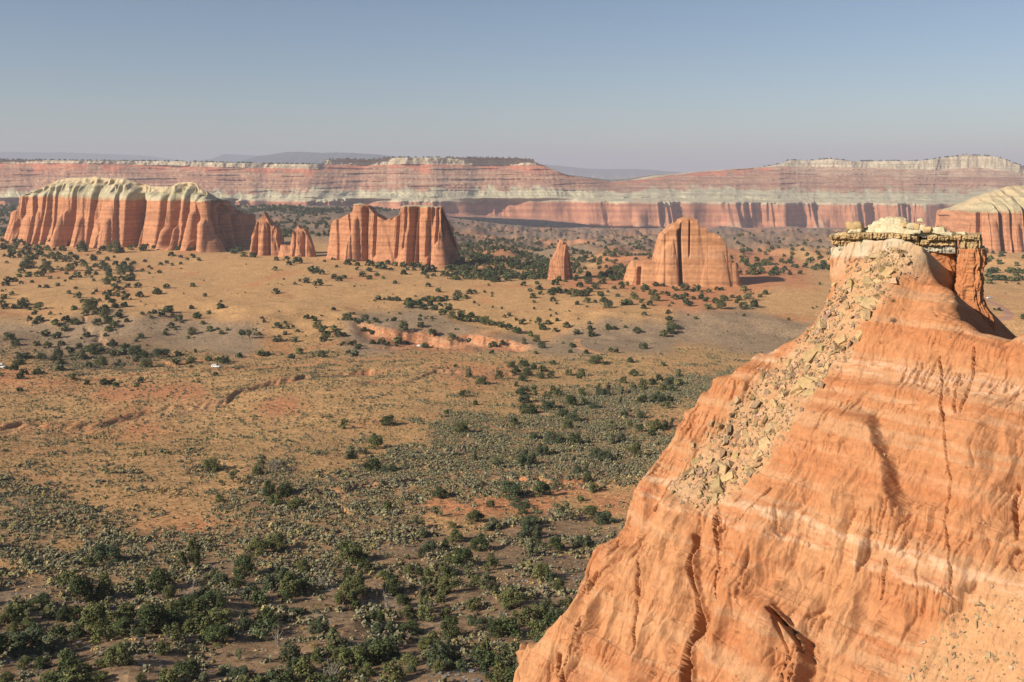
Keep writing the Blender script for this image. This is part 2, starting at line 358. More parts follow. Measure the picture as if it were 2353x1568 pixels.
c_rd = mixc([0.40, 0.225, 0.145], [0.295, 0.15, 0.10], sm(-0.2, 0.3, cz2)); c_rd = mixc(c_rd, [0.42, 0.30, 0.205], sm(0.15, 0.5, fbm(Zm / 9 + 5, W2 / 700, 2, 12)) * 0.7)
c_rd = mixc(c_rd, [0.20, 0.11, 0.085], sm(0.22, 0.4, fbm(Zm / 3.0 + 2, W2 / 350, 3, 16)) * sm(-0.2, 0.3, fbm(W2 / 130, Zm / 30, 2, 17)) * 0.7)
c_rd = mixc(c_rd, [0.46, 0.17, 0.10], sm(2.78, 2.92, edge) * 0.85)
c_cp = mixc([0.50, 0.43, 0.31], [0.37, 0.30, 0.21], sm(-0.2, 0.4, cz2))
Cm = mixc(c_cl, c_gr, sm(1.03, 1.10, edge)); Cm = mixc(Cm, c_rd, sm(1.85, 2.15, edge)); Cm = mixc(Cm, c_cp, sm(2.99, 3.05, ST + 0.03 * fbm(W2 / 40, ST, 2, 4)))
pl = np.broadcast_to(sm(1750, 1850, mx_), ST.shape); Cm = mixc(Cm, c_cp, pl * sm(2.55, 2.95, edge) * 0.6)
Cm = mixc(Cm, [0.10, 0.10, 0.07], sm(4.0, 4.06, ST) * 0.8)
spk = sm(0.35, 0.6, fbm(W2 / 9, Zm / 9 + Dm / 9, 2, 52)) * (ST > 1.1) * (0.25 + 0.4 * pl); Cm = mixc(Cm, [0.13, 0.12, 0.10], spk * 0.6)
me = mesh_np("mesa", np.stack([Xm, Ycl, Zm2], -1), grid_faces(*Xm.shape), Cm, M_far)
link("mesa", me, kind="structure", label="long banded red and cream mesa wall across the far side of the valley")
MESA_RIM = (Xm[[-14, -12, -9], :], Ycl[[-14, -12, -9], :], Zm2[[-14, -12, -9], :])

# distant mountains beyond the plateau
def mountains(name, D, sky_pts, seed, rough, label):
    x = np.linspace(sky_pts[0][0], sky_pts[-1][0], 500); top = tab(sky_pts)(x)
    r = np.linspace(0, 1, 60); RX, RR = np.meshgrid(x, r)
    T = np.broadcast_to(top, RX.shape)
    Y = D + RR * 2200 - (0.6 - ridged(RX / 22, RR * 1.5, 4, seed)) * 500 * (1 - RR) * rough
    Yb = np.where(RR > 0.98, Y + 3000, Y)
    z = Z_of(T, D + 2200) * RR ** 0.8 + (1 - RR ** 0.8) * Z_of(430, D) + (fbm(RX / 9, RR * 2, 3, seed + 4)) * D * 0.0006
    c = mixc([0.17, 0.14, 0.12], [0.045, 0.06, 0.065], sm(0.35, 0.7, RR + 0.3 * fbm(RX / 12, RR * 3, 3, seed + 9)))
    me = mesh_np(name, np.stack([(RX - CX) / F * D, Yb, z], -1), grid_faces(*RX.shape), c, M_far)
    link(name, me, kind="structure", label=label)
mountains("mountain_range", 11500, [(330, 384), (400, 376), (440, 369), (480, 358), (520, 354), (560, 348), (600, 347), (650, 350), (700, 349), (760, 351), (810, 354), (825, 361), (850, 372), (900, 385)], 201, 1.0, "bluish hazy flat-topped mountain behind the left half of the mesa")
mountains("mountain_range", 17000, [(-700, 352), (-300, 347), (0, 349), (40, 350), (90, 353), (140, 359), (200, 366), (330, 372), (400, 364), (430, 352), (470, 356), (560, 372)], 211, 1.0, "faint blue ridge at the far left skyline")
mountains("mountain_range", 15500, [(1150, 378), (1240, 376), (1300, 380), (1360, 386), (1420, 389), (1500, 388), (1560, 391), (1620, 396), (1700, 404), (1800, 410)], 221, 1.0, "pale lavender ridge seen through the dip in the mesa")

# ---------------------------------------------------------------- free-standing sandstone monoliths
def monolith(name, label, D, sky, edge, base, x0, x1, thick, crev=(), butt=(), seed=1, cat="rock formation", batter=7, cap_col=None, capedge=None,
             base_col=(0.41, 0.195, 0.105), flute_amp=0.75, ncol=1500, nrow=120, inner=26, capline=None):
    Df = (lambda px: np.full_like(np.asarray(px, float), D)) if np.isscalar(D) else tab(D)
    skyf = tab(sky); edgef = tab(edge) if edge else skyf; basef = tab(base)
    th = np.linspace(0, 2 * math.pi, 20001); n = 0.42
    pc = 0.5 * (x0 + x1); hw = 0.5 * (x1 - x0)
    cxp = np.sign(np.cos(th)) * np.abs(np.cos(th)) ** n; syp = np.sign(np.sin(th)) * np.abs(np.sin(th)) ** n
    pxo = pc + hw * cxp; Dc = Df(pxo); Xo = (pxo - CX) / F * Dc; Yo = Dc + thick * syp
    # uniform-ish arc length, front side denser
    w = np.hypot(np.gradient(Xo), np.gradient(Yo)) * np.where(np.sin(th) < 0.2, 1.0, 0.35); s = np.cumsum(w); s = s / s[-1]
    tt = np.interp((np.arange(ncol) + 0.5) / ncol, s, th)
    px = np.interp(tt, th, pxo); Xp = np.interp(tt, th, Xo); Yp = np.interp(tt, th, Yo); front = sm(0.35, -0.35, np.sin(tt))
    nx = np.gradient(Yp); ny = -np.gradient(Xp); L = np.hypot(nx, ny) + 1e-9; nx, ny = nx / L, ny / L
    Dp = Df(px); zb = Z_of(basef(px), Dp) - 7; ze = Z_of(edgef(px), Dp); ze = np.maximum(ze, zb + 1)
    arc = np.cumsum(np.hypot(np.gradient(Xp), np.gradient(Yp)))
    t = np.linspace(0, 1, nrow) ** 0.9; T, A = np.meshgrid(t, arc, indexing='ij')
    Z = zb + (ze - zb) * T
    off = batter * (1 - T) ** 1.3 + 5 * np.exp(-T / 0.05) * 0.7
    warp = fbm(A / 30, T * 1.2, 2, seed + 2) * 0.5
    am = sm(-0.25, 0.45, fbm(A / 30, T * 0.8, 2, seed + 40)); fl = 2.0 + (ridged(A / 17 + warp, T * 0.5, 2, seed + 3) - 0.6) * 4.2 * (0.15 + 0.65 * am) + (ridged(A / 5.2 + warp * 1.5, T * 0.9, 3, seed + 5) - 0.6) * 1.8 * (0.2 + 0.8 * am)
    sw = A / 29 + 0.8 * fbm(A / 50, T * 0.35, 2, seed + 8) + 0.10 * T; sf = sw - np.floor(sw); fl2 = (sf * (1 - sm(0.90, 1.0, sf)) - 0.45) * 7.5 * (0.3 + 0.9 * sm(-0.3, 0.4, perlin(A / 70, T * 0, seed + 9)))
    off = off - (2.9 - fl) * flute_amp * (0.55 + 0.45 * front) + fl2 * flute_amp
    P = np.broadcast_to(px, T.shape); mpp = Dp / F
    for (cx, wd, dep, t0, t1, sl) in crev:
        c = cx + sl * (1 - T); g = np.exp(-np.abs((P - c) / wd) ** 3.0)
        off = off - dep * g * sm(t0 - 0.08, t0 + 0.03, T) * (1 - sm(t1 - 0.02, t1 + 0.06, T)) * front
    for (cx, wd, dep, t0, t1, sl) in butt:
        c = cx + sl * (1 - T); wdt = wd * (0.5 + 0.8 * (1 - T / t1)).clip(0.25, 1.3); g = np.clip(1 - ((P - c) / wdt) ** 2, 0, 1) ** 0.6
        off = off + 0.8 * dep * g * (1 - sm(t1 - 0.10, t1 + 0.01, T)) * (0.45 + 0.55 * (1 - T / t1).clip(0, 1)) * front
    off = off + 0.35 * np.sin(Z / 1.3 + fbm(A / 40, Z / 9, 2, 3) * 2) * 0.5
    X = Xp + nx * off; Y = Yp + ny * off
    # roof rings: from the cliff edge up and in to the ridge line
    q = np.linspace(0, 1, inner + 1)[1:]
    Dn = Df(px); Xc = (px - CX) / F * Dn
    hasc = capedge is not None
    Q = q[:, None]
    rx = X[-1] * (1 - Q) + Xc * Q; ryy = Y[-1] * (1 - Q) + Dn * Q
    zt = Z_of(skyf(CX + rx / Dn * F), Dn); zt = np.maximum(zt, zb)
    pr = Q ** (0.55 if hasc else 0.45)
    rz = ze * (1 - pr) + zt * pr
    rz = np.minimum(rz, np.maximum(zt, ze))
    if hasc:
        br = fbm(A[:1] / 26, Q * 2, 3, seed + 21); rz = rz + br * 2.0 * np.sin(Q * math.pi); ryy = ryy + (0.6 - ridged(A[:1] / 22, Q * 0.8, 2, seed + 22)) * 13 * np.sin(Q * math.pi) * front
        rz = rz + 0.8 * np.sin(rz / 1.6) * np.sin(Q * math.pi)
    else:
        rz = rz - np.abs(fbm(A[:1] / 9, Q * 3, 3, seed + 23)) * 2.0 * np.sin(Q * math.pi)
    XA = np.vstack([X, rx]); YA = np.vstack([Y, ryy]); ZA = np.vstack([Z, rz])
    AA = np.vstack([A, np.broadcast_to(A[:1], rx.shape)]); TT = np.vstack([T, 1 + Q + 0 * rx])
    b3 = np.array(base_col); band = fbm(ZA / 2.6, AA / 160, 3, seed + 30); band2 = fbm(ZA / 9, AA / 300, 2, seed + 31)
    C = mixc(b3 * 1.08, b3 * 0.82, sm(-0.25, 0.45, band)); C = mixc(C, b3 * [1.15, 1.3, 1.5], 0.55 * sm(0.42, 0.6, band2 + 0.25 * band))
    streak = sm(0.1, 0.55, fbm(AA / 4.0, TT * 1.2, 3, seed + 33)) * sm(0.35, 0.9, TT); C = mixc(C, b3 * [0.62, 0.62, 0.72], 0.5 * streak)
    C = mixc(C, b3 * [1.08, 1.2, 1.25], sm(0.22, 0.0, TT) * 0.8)
    if hasc:
        zc = Z_of(tab(capedge)(CX + XA / YA * F), Df(CX + XA / YA * F)); cm = sm(-0.6, 0.8, ZA - zc + 1.6 * fbm(AA / 7, TT * 3, 3, 5))
        cc = mixc(np.array(cap_col), np.array(cap_col) * [0.8, 0.8, 0.75], sm(-0.3, 0.4, band)); cc = mixc(cc, [0.47, 0.36, 0.22], sm(0.2, 0.7, TT - 1) * 0.6)
        C = mixc(C, cc, cm)
    elif cap_col is not None:
        zc = Z_of(tab(capline)(CX + XA / YA * F), Df(CX + XA / YA * F)); C = mixc(C, cap_col, sm(-0.2, 0.3, ZA - zc + 0.5 * fbm(AA / 4, TT * 0, 2, 5)))
    me = mesh_np(name, np.stack([XA, YA, ZA], -1), grid_faces(*XA.shape, wrap=True), C, M_rock)
    return me
def mono(name, label, *a, **k):
    cat = k.get("cat", "rock formation"); grp = k.pop("group", None)
    me = monolith(name, label, *a, **k); o = link(name, me, label=label, category=cat)
    if grp: o["group"] = grp
    return o
c1 = lambda pts: [(x * .2502, 321.7 + y * .2502) for x, y in pts]
c2 = lambda pts: [(588.3 + x * .2502, 321.7 + y * .2502) for x, y in pts]
c3 = lambda pts: [(1176.6 + x * .2502, 321.7 + y * .2502) for x, y in pts]
c4 = lambda pts: [(1764.8 + x * .2502, 321.7 + y * .2502) for x, y in pts]
DWALL = [(0, 1320), (30, 1300), (250, 1225), (330, 1210), (480, 1150), (500, 1150), (583, 1235), (600, 1240)]
EDG = c1([(120, 900), (135, 800), (150, 690), (170, 665), (240, 625), (262, 520), (600, 530), (960, 545), (1500, 553), (1900, 562), (1960, 548), (2050, 563), (2075, 600), (2110, 645), (2200, 692), (2260, 678), (2351, 705)])
mono("sandstone_wall", "longest red cliff with a pale cream domed cap, left end of the valley", DWALL,
     c1([(120, 900), (135, 790), (150, 680), (170, 655), (240, 610), (262, 515), (280, 490), (350, 462), (450, 410), (550, 365), (650, 348), (840, 345), (880, 332), (930, 350), (1150, 355), (1250, 395), (1400, 425), (1570, 430), (1640, 392), (1760, 388), (1800, 405), (1850, 450), (1900, 480), (1960, 535), (2050, 560), (2075, 595), (2110, 640), (2200, 690), (2260, 675), (2351, 700)]),
     EDG, c1([(120, 925), (450, 930), (960, 975), (1600, 995), (2100, 1008), (2351, 1040)]), 34, 583, 30, seed=300, batter=11, ncol=2200,
     cap_col=(0.42, 0.38, 0.262), capedge=[(0, 450), (66, 450.5), (150, 454), (240, 458), (375, 460.5), (475, 462.3), (600, 463)], flute_amp=0.75,
     crev=[(78, 2.0, 9, 0.1, 1, 2), (128, 3.5, 12, 0, 1, -4), (152, 3, 14, 0, 1, 3), (193, 5, 15, 0, 1, 3), (236, 5, 24, 0, 1, 4), (322, 8, 26, 0.05, 1, 3), (334, 16, 12, 0.1, 1, 0), (395, 5, 14, 0.1, 1, 0), (420, 9, 16, 0.2, 1, 2), (446, 4, 18, 0, 1, 3), (472, 5, 14, 0, 1, 6), (508, 9, 22, 0, 1, 12), (530, 7, 18, 0, 1, 8), (555, 6, 12, 0, 1, 0)],
     butt=[(64, 10, 7, 0, 0.8, 0), (90, 16, 10, 0, 0.66, 0), (112, 10, 8, 0, 0.78, 4), (172, 16, 11, 0, 0.75, 3), (184, 12, 14, 0, 0.82, -3), (210, 12, 12, 0, 0.7, 8), (276, 15, 13, 0, 0.7, 2), (270, 26, 8, 0, 0.95, 0), (404, 14, 12, 0, 0.55, 0), (432, 7, 16, 0, 0.58, 0), (482, 18, 16, 0, 0.68, 6), (460, 10, 10, 0, 0.85, 0), (520, 12, 10, 0, 0.5, 8)])
mono("rock_spire", "sharp red pinnacle standing at the right end of the long cream-capped cliff", 1085,
     c2([(-20, 960), (0, 780), (25, 730), (60, 715), (75, 690), (90, 668), (105, 700), (118, 722), (160, 790), (190, 782), (215, 850), (240, 900), (262, 990)]), None,
     c2([(-20, 1065), (262, 1095)]), 585, 652, 9, seed=320, batter=6, ncol=700, nrow=90, group="red spires beside the long cliff",
     crev=[(594, 3, 7, 0, 0.9, 0), (621, 3.5, 5, 0, 0.9, 5)], butt=[(611, 8, 4, 0, 0.8, -4)], flute_amp=0.7)
mono("rock_spire", "small stubby red spire standing between the pinnacle and the notched butte", 1065,
     c2([(225, 960), (280, 972), (328, 968), (340, 900), (352, 835), (380, 808), (395, 784), (412, 810), (450, 815), (470, 840), (500, 910), (520, 965), (552, 1060)]), None,
     c2([(225, 1090), (560, 1105)]), 646, 726, 8, seed=330, batter=5, ncol=600, nrow=90, group="red spires beside the long cliff", flute_amp=0.55,
     crev=[(703, 4, 3, 0, 0.9, 0)], butt=[(690, 9, 3, 0, 0.9, 0)])
mono("sandstone_butte", "broad notched red butte with two flat heads, centre left", [(750, 1045), (1016, 1000), (1024, 1002), (1058, 1050)],
     c2([(678, 1060), (685, 980), (697, 830), (715, 760), (740, 730), (790, 720), (850, 685), (895, 663), (908, 640), (912, 590), (925, 583), (960, 590), (1030, 603), (1060, 625), (1090, 658), (1110, 683), (1160, 708), (1200, 735), (1240, 715), (1260, 730), (1290, 700), (1320, 690), (1328, 640), (1334, 608), (1500, 605), (1700, 618), (1722, 650), (1740, 705), (1770, 765), (1800, 850), (1835, 960), (1870, 1090)]), None,
     c2([(678, 1105), (1000, 1130), (1730, 1150), (1885, 1165)]), 760, 1054, 17, seed=344, batter=6.5, ncol=1700, cap_col=(0.44, 0.39, 0.26), flute_amp=0.5, capline=[(700, -300), (812, -300), (813, 469.5), (838, 471), (839, -300), (918, -300), (921, 474.5), (1015, 476.5), (1019, -300), (1100, -300)],
     crev=[(842, 5, 16, 0.12, 0.94, 8), (849, 2.5, 8, 0.3, 0.95, 0), (920, 3, 8, 0.3, 1, -3), (952, 6, 13, 0.02, 1, 6), (962, 3, 13, 0.1, 1, 8), (936, 2.5, 6, 0.4, 1, 0), (990, 3, 6, 0.3, 1, 0), (1008, 3, 6, 0.5, 1, 0), (1027, 8, 22, 0, 1, 10), (1042, 10, 20, 0, 1, 10), (868, 3, 4, 0.3, 1, 0)],
     butt=[(811, 12, 7, 0, 0.6, 4), (822, 12, 10, 0, 0.84, 2), (845, 5, 6, 0, 0.75, 4), (940, 13, 7, 0, 0.68, 0), (958, 8, 8, 0, 0.8, 5), (975, 16, 4, 0, 0.9, 0), (1008, 12, 5, 0, 0.7, 0)])
mono("rock_spire", "lone slender red spire with a forked tip in the open valley", 885,
     c3([(330, 1240), (350, 1105), (372, 1090), (400, 1035), (430, 955), (445, 914), (456, 918), (464, 955), (475, 950), (498, 948), (515, 1010), (532, 1098), (545, 1205), (556, 1235)]), None,
     c3([(300, 1285), (560, 1290)]), 1257, 1316, 9, seed=360, batter=4.5, ncol=700, nrow=110, flute_amp=0.5, crev=[(1311, 4, 5, 0, 0.9, 3)], group="lone spire")
mono("sandstone_butte", "gabled orange butte with one dark vertical cleft, right of centre", [(1440, 835), (1705, 822)],
     c3([(1040, 1265), (1060, 1180), (1100, 1130), (1115, 1112), (1200, 1110), (1300, 1110), (1318, 1050), (1335, 970), (1350, 915), (1365, 875), (1410, 830), (1480, 775), (1520, 760), (1540, 733), (1600, 713), (1680, 725), (1700, 795), (1765, 808), (1770, 838), (1830, 850), (1900, 888), (1940, 960), (1975, 1050), (1995, 1122), (2012, 1112), (2025, 1108), (2045, 1160), (2065, 1240), (2075, 1290), (2118, 1300)]), None,
     c3([(1040, 1300), (1500, 1325), (2118, 1362)]), 1439, 1702, 12, seed=377, batter=6, ncol=1600, flute_amp=0.2, base_col=(0.43, 0.215, 0.108),
     crev=[(1554, 3.6, 11, 0.06, 0.88, 6), (1559, 2.0, 4, 0.4, 0.95, -6), (1579, 1.8, 4, 0.55, 0.93, -3), (1466, 4, 4, 0, 0.8, 0)], butt=[(1530, 24, 5, 0, 0.84, 0), (1640, 34, 2, 0, 0.8, 0)])
mono("sandstone_wall", "pale-capped fluted cliff rising at the right edge behind the near pillar", 1450,
     c4([(1640, 1000), (1660, 850), (1690, 760), (1712, 655), (1740, 645), (1800, 600), (1900, 530), (2000, 488), (2100, 458), (2200, 425), (2351, 418), (3000, 380), (4200, 420)]),
     c4([(1640, 1000), (1660, 850), (1690, 765), (1712, 662), (1740, 652), (2170, 655), (2351, 650), (4200, 660)]),
     c4([(1640, 1105), (2351, 1110), (4200, 1120)]), 2176, 2820, 75, seed=390, batter=12, ncol=2000, cap_col=(0.43, 0.37, 0.235), capedge=[(2100, 484), (2190, 484), (2300, 486), (2900, 486)],
     crev=[(2205, 4, 8, 0, 1, 0), (2247, 4, 14, 0, 1, 3), (2268, 3, 8, 0, 1, 0), (2301, 6, 22, 0.1, 1, 0), (2325, 4, 10, 0.3, 1, 0), (2345, 4, 14, 0.3, 1, 0)], butt=[(2228, 18, 10, 0, 0.9, 0), (2275, 14, 12, 0, 0.85, 0), (2350, 60, 30, 0, 0.45, 0)])

# ---------------------------------------------------------------- near ridge: a mudstone face described in its own tilted plane (q along, p up the slope, D outward)
NH = np.array([-.75, -.66, 0]) / math.hypot(.75, .66)
EQ = np.array([-NH[1], NH[0], 0]); EP = np.array([-NH[0] * .6, -NH[1] * .6, .8]); NN = np.array([NH[0] * .8, NH[1] * .8, .6])
def ray(px, py): px = np.asarray(px, float); py = np.asarray(py, float); return np.stack([(px - CX) / F, np.ones_like(px), -(py - HY) / F], -1)
A0 = ray(1910, 545) * 80.0
def to_qp(px, py, D=0.0):
    d = ray(px, py); t = (NN @ A0 + D) / (d @ NN); P = d * t[..., None] - A0 if np.ndim(t) else d * t - A0
    return P @ EQ, P @ EP
def from_qp(q, p, D): return A0 + q[..., None] * EQ + p[..., None] * EP + D[..., None] * NN
def seg_sd(q, p, poly, closed=True):
    poly = np.asarray(poly); n = len(poly); best = np.full(q.shape, 1e9); ins = np.zeros(q.shape, bool)
    for i in range(n if closed else n - 1):
        a = poly[i]; b = poly[(i + 1) % n]; ab = b - a; L2 = (ab ** 2).sum() + 1e-12
        t = np.clip(((q - a[0]) * ab[0] + (p - a[1]) * ab[1]) / L2, 0, 1)
        d = np.hypot(q - a[0] - t * ab[0], p - a[1] - t * ab[1]); best = np.minimum(best, d)
        if closed:
            c = ((a[1] > p) != (b[1] > p)); xi = a[0] + (p - a[1]) / (b[1] - a[1] + 1e-12) * ab[0]; ins ^= c & (q < xi)
    return np.where(ins, -best, best) if closed else best
SIL = [(1040, 1800), (1110, 1650), (1150, 1568), (1160, 1545), (1170, 1518), (1173, 1495), (1175, 1470), (1183, 1463), (1191, 1468), (1195, 1484), (1199, 1468), (1206, 1462), (1213, 1467), (1217, 1461), (1228, 1431), (1243, 1411), (1269, 1393), (1284, 1367), (1308, 1335), (1328, 1305), (1337, 1285), (1350, 1252),
       (1369, 1235), (1401, 1220), (1407, 1206), (1413, 1176), (1431, 1138), (1439, 1112), (1462, 1085), (1494, 1046), (1523, 1016), (1540, 981), (1567, 940), (1593, 911), (1617, 890), (1637, 858), (1652, 848), (1675, 845),
       (1693, 826), (1710, 810), (1737, 795), (1757, 785), (1787, 764), (1816, 750), (1838, 732), (1851, 723), (1867, 703), (1882, 673), (1889, 640), (1896, 611), (1906, 568), (1960, 556), (2060, 556), (2120, 566), (2129, 612), (2140, 628),
       (2162, 634), (2180, 650), (2188, 675), (2188, 700), (2202, 722), (2228, 741), (2252, 751), (2282, 757), (2312, 756), (2353, 741), (2450, 700), (2600, 650), (2900, 600), (3400, 560), (3400, 2600), (1040, 2600)]
_s = np.array(SIL, float); SQ, SP = to_qp(_s[:, 0], _s[:, 1]); SILQ = np.stack([SQ, SP], -1)
def pl(*pts): a = np.array(pts, float); q, p = to_qp(a[:, 0], a[:, 1]); return np.stack([q, p], -1)
# fissures: (polyline px, half width m, depth m)
FIS = [(pl((1655, 1196), (1657, 1220), (1656, 1255), (1653, 1292)), 0.20, 3.2), (pl((1653, 1292), (1650, 1330), (1640, 1370)), 0.10, 0.9),
       (pl((1607, 1240), (1606, 1262), (1603, 1278), (1601, 1292), (1598, 1320), (1602, 1360), (1602, 1405), (1604, 1424)), 0.24, 2.2),
       (pl((1600, 1420), (1597, 1440), (1586, 1475), (1578, 1520), (1572, 1600), (1560, 1700)), 0.40, 4.0),
       (pl((1500, 1165), (1515, 1150), (1530, 1130), (1540, 1105)), 0.22, 1.6),
       (pl((2164, 825), (2168, 880), (2170, 940), (2178, 1000), (2186, 1060), (2190, 1110), (2180, 1160), (2178, 1200), (2186, 1260), (2196, 1320), (2190, 1370)), 0.08, 0.45),
       (pl((1795, 1420), (1830, 1455), (1850, 1490), (1860, 1520), (1850, 1570), (1835, 1640)), 0.14, 0.7), (pl((1805, 1425), (1822, 1470), (1832, 1520), (1826, 1590)), 0.12, 0.8),
       (pl((1335, 1420), (1345, 1450), (1320, 1500), (1300, 1540), (1290, 1600)), 0.22, 1.1), (pl((1275, 1500), (1262, 1540), (1258, 1590)), 0.2, 0.9), (pl((1380, 1320), (1350, 1345), (1310, 1400)), 0.10, 0.4),
       (pl((1500, 1260), (1480, 1330), (1466, 1390), (1458, 1440), (1450, 1500)), 0.10, 0.5), (pl((2250, 735), (2190, 700)), 0.1, 0.0),
       (pl((1788, 1140), (1770, 1160), (1740, 1190), (1710, 1215)), 0.12, 0.5), (pl((2036, 1290), (2026, 1340), (2020, 1370)), 0.12, 0.6), (pl((2205, 860), (2200, 910), (2204, 960)), 0.08, 0.3),
       (pl((2240, 800), (2236, 850), (2228, 900), (2216, 960)), 0.09, 0.35), (pl((2290, 1460), (2310, 1500)), 0.1, 0.0), (pl((2330, 1100), (2320, 1160), (2332, 1230)), 0.1, 0.4)]
RIB = [(pl((1792, 1412), (1760, 1480), (1735, 1560), (1720, 1640)), 2.4, 1.5), (pl((2110, 1310), (2080, 1400), (2060, 1500), (2040, 1600)), 2.0, 0.9), (pl((1900, 1040), (1830, 1160), (1790, 1260)), 2.0, 0.8),
       (pl((1560, 1210), (1530, 1300), (1515, 1400), (1500, 1560)), 2.6, 0.9), (pl((1400, 1300), (1370, 1400), (1350, 1460)), 1.3, 0.5), (pl((1440, 1440), (1400, 1500), (1385, 1560)), 1.2, 0.6), (pl((1300, 1440), (1270, 1500)), 0.9, 0.4),
       (pl((2240, 980), (2250, 1100), (2260, 1300)), 2.5, 0.7), (pl((1640, 900), (1600, 1000)), 2.0, 0.5), (pl((1710, 1230), (1690, 1350), (1650, 1500)), 2.0, 0.7)]
ARIB = [(pl((1785, 1400), (1815, 1435), (1845, 1480), (1862, 1522), (1852, 1580), (1840, 1700)), 3.4, 1.9, 0.55), (pl((2000, 965), (2022, 1020), (2042, 1095), (2056, 1160), (2060, 1235)), 3.0, 1.2, 0.9), (pl((1606, 1225), (1606, 1330), (1606, 1430), (1588, 1510), (1570, 1700)), 2.2, 0.6, 0.4),
        (pl((2120, 1330), (2190, 1385), (2175, 1440)), 2.0, 0.5, 0.6), (pl((1640, 1150), (1660, 1200), (1655, 1300)), 1.6, 0.4, 0.35), (pl((1345, 1400), (1340, 1450), (1310, 1540)), 1.5, 0.6, 0.5), (pl((1500, 1110), (1540, 1095), (1520, 1160)), 1.2, 0.3, 0.4)]
def pline_d(q, p, P): return seg_sd(q, p, P, False)
BEDZ = A0[2]
def level(q, p, D=0): return BEDZ + p * .8 + D * .6                    # altitude
RUB = [(2110, 572, 50), (2070, 590, 60), (2030, 612, 75), (2000, 650, 78), (1975, 690, 76), (1935, 735, 72), (1900, 780, 74), (1850, 845, 80), (1800, 905, 88), (1755, 965, 92), (1705, 1025, 96), (1655, 1085, 90), (1615, 1130, 78), (1598, 1172, 50)]
RUBA = np.array(RUB, float)
def rub_mask(q, p):
    rq, rp = to_qp(RUBA[:, 0], RUBA[:, 1]); e, _ = to_qp(RUBA[:, 0] + RUBA[:, 2], RUBA[:, 1]); hw = np.abs(e - rq)
    o = np.argsort(rp); c = np.interp(p, rp[o], rq[o]); h = np.interp(p, rp[o], hw[o])
    x = (q - c) / h + 0.25 * fbm(q / 3, p / 3, 2, 808)
    return (1 - sm(0.45, 1.2, np.abs(x))) * sm(rp.min() - 0.6, rp.min() + 0.8, p) * (1 - sm(rp.max() - 0.5, rp.max() + 1, p))
SCREE = pl((2200, 1395), (2160, 1430), (2110, 1500), (2050, 1590), (2030, 1700), (2700, 1700), (2700, 1320), (2353, 1360), (2260, 1375))
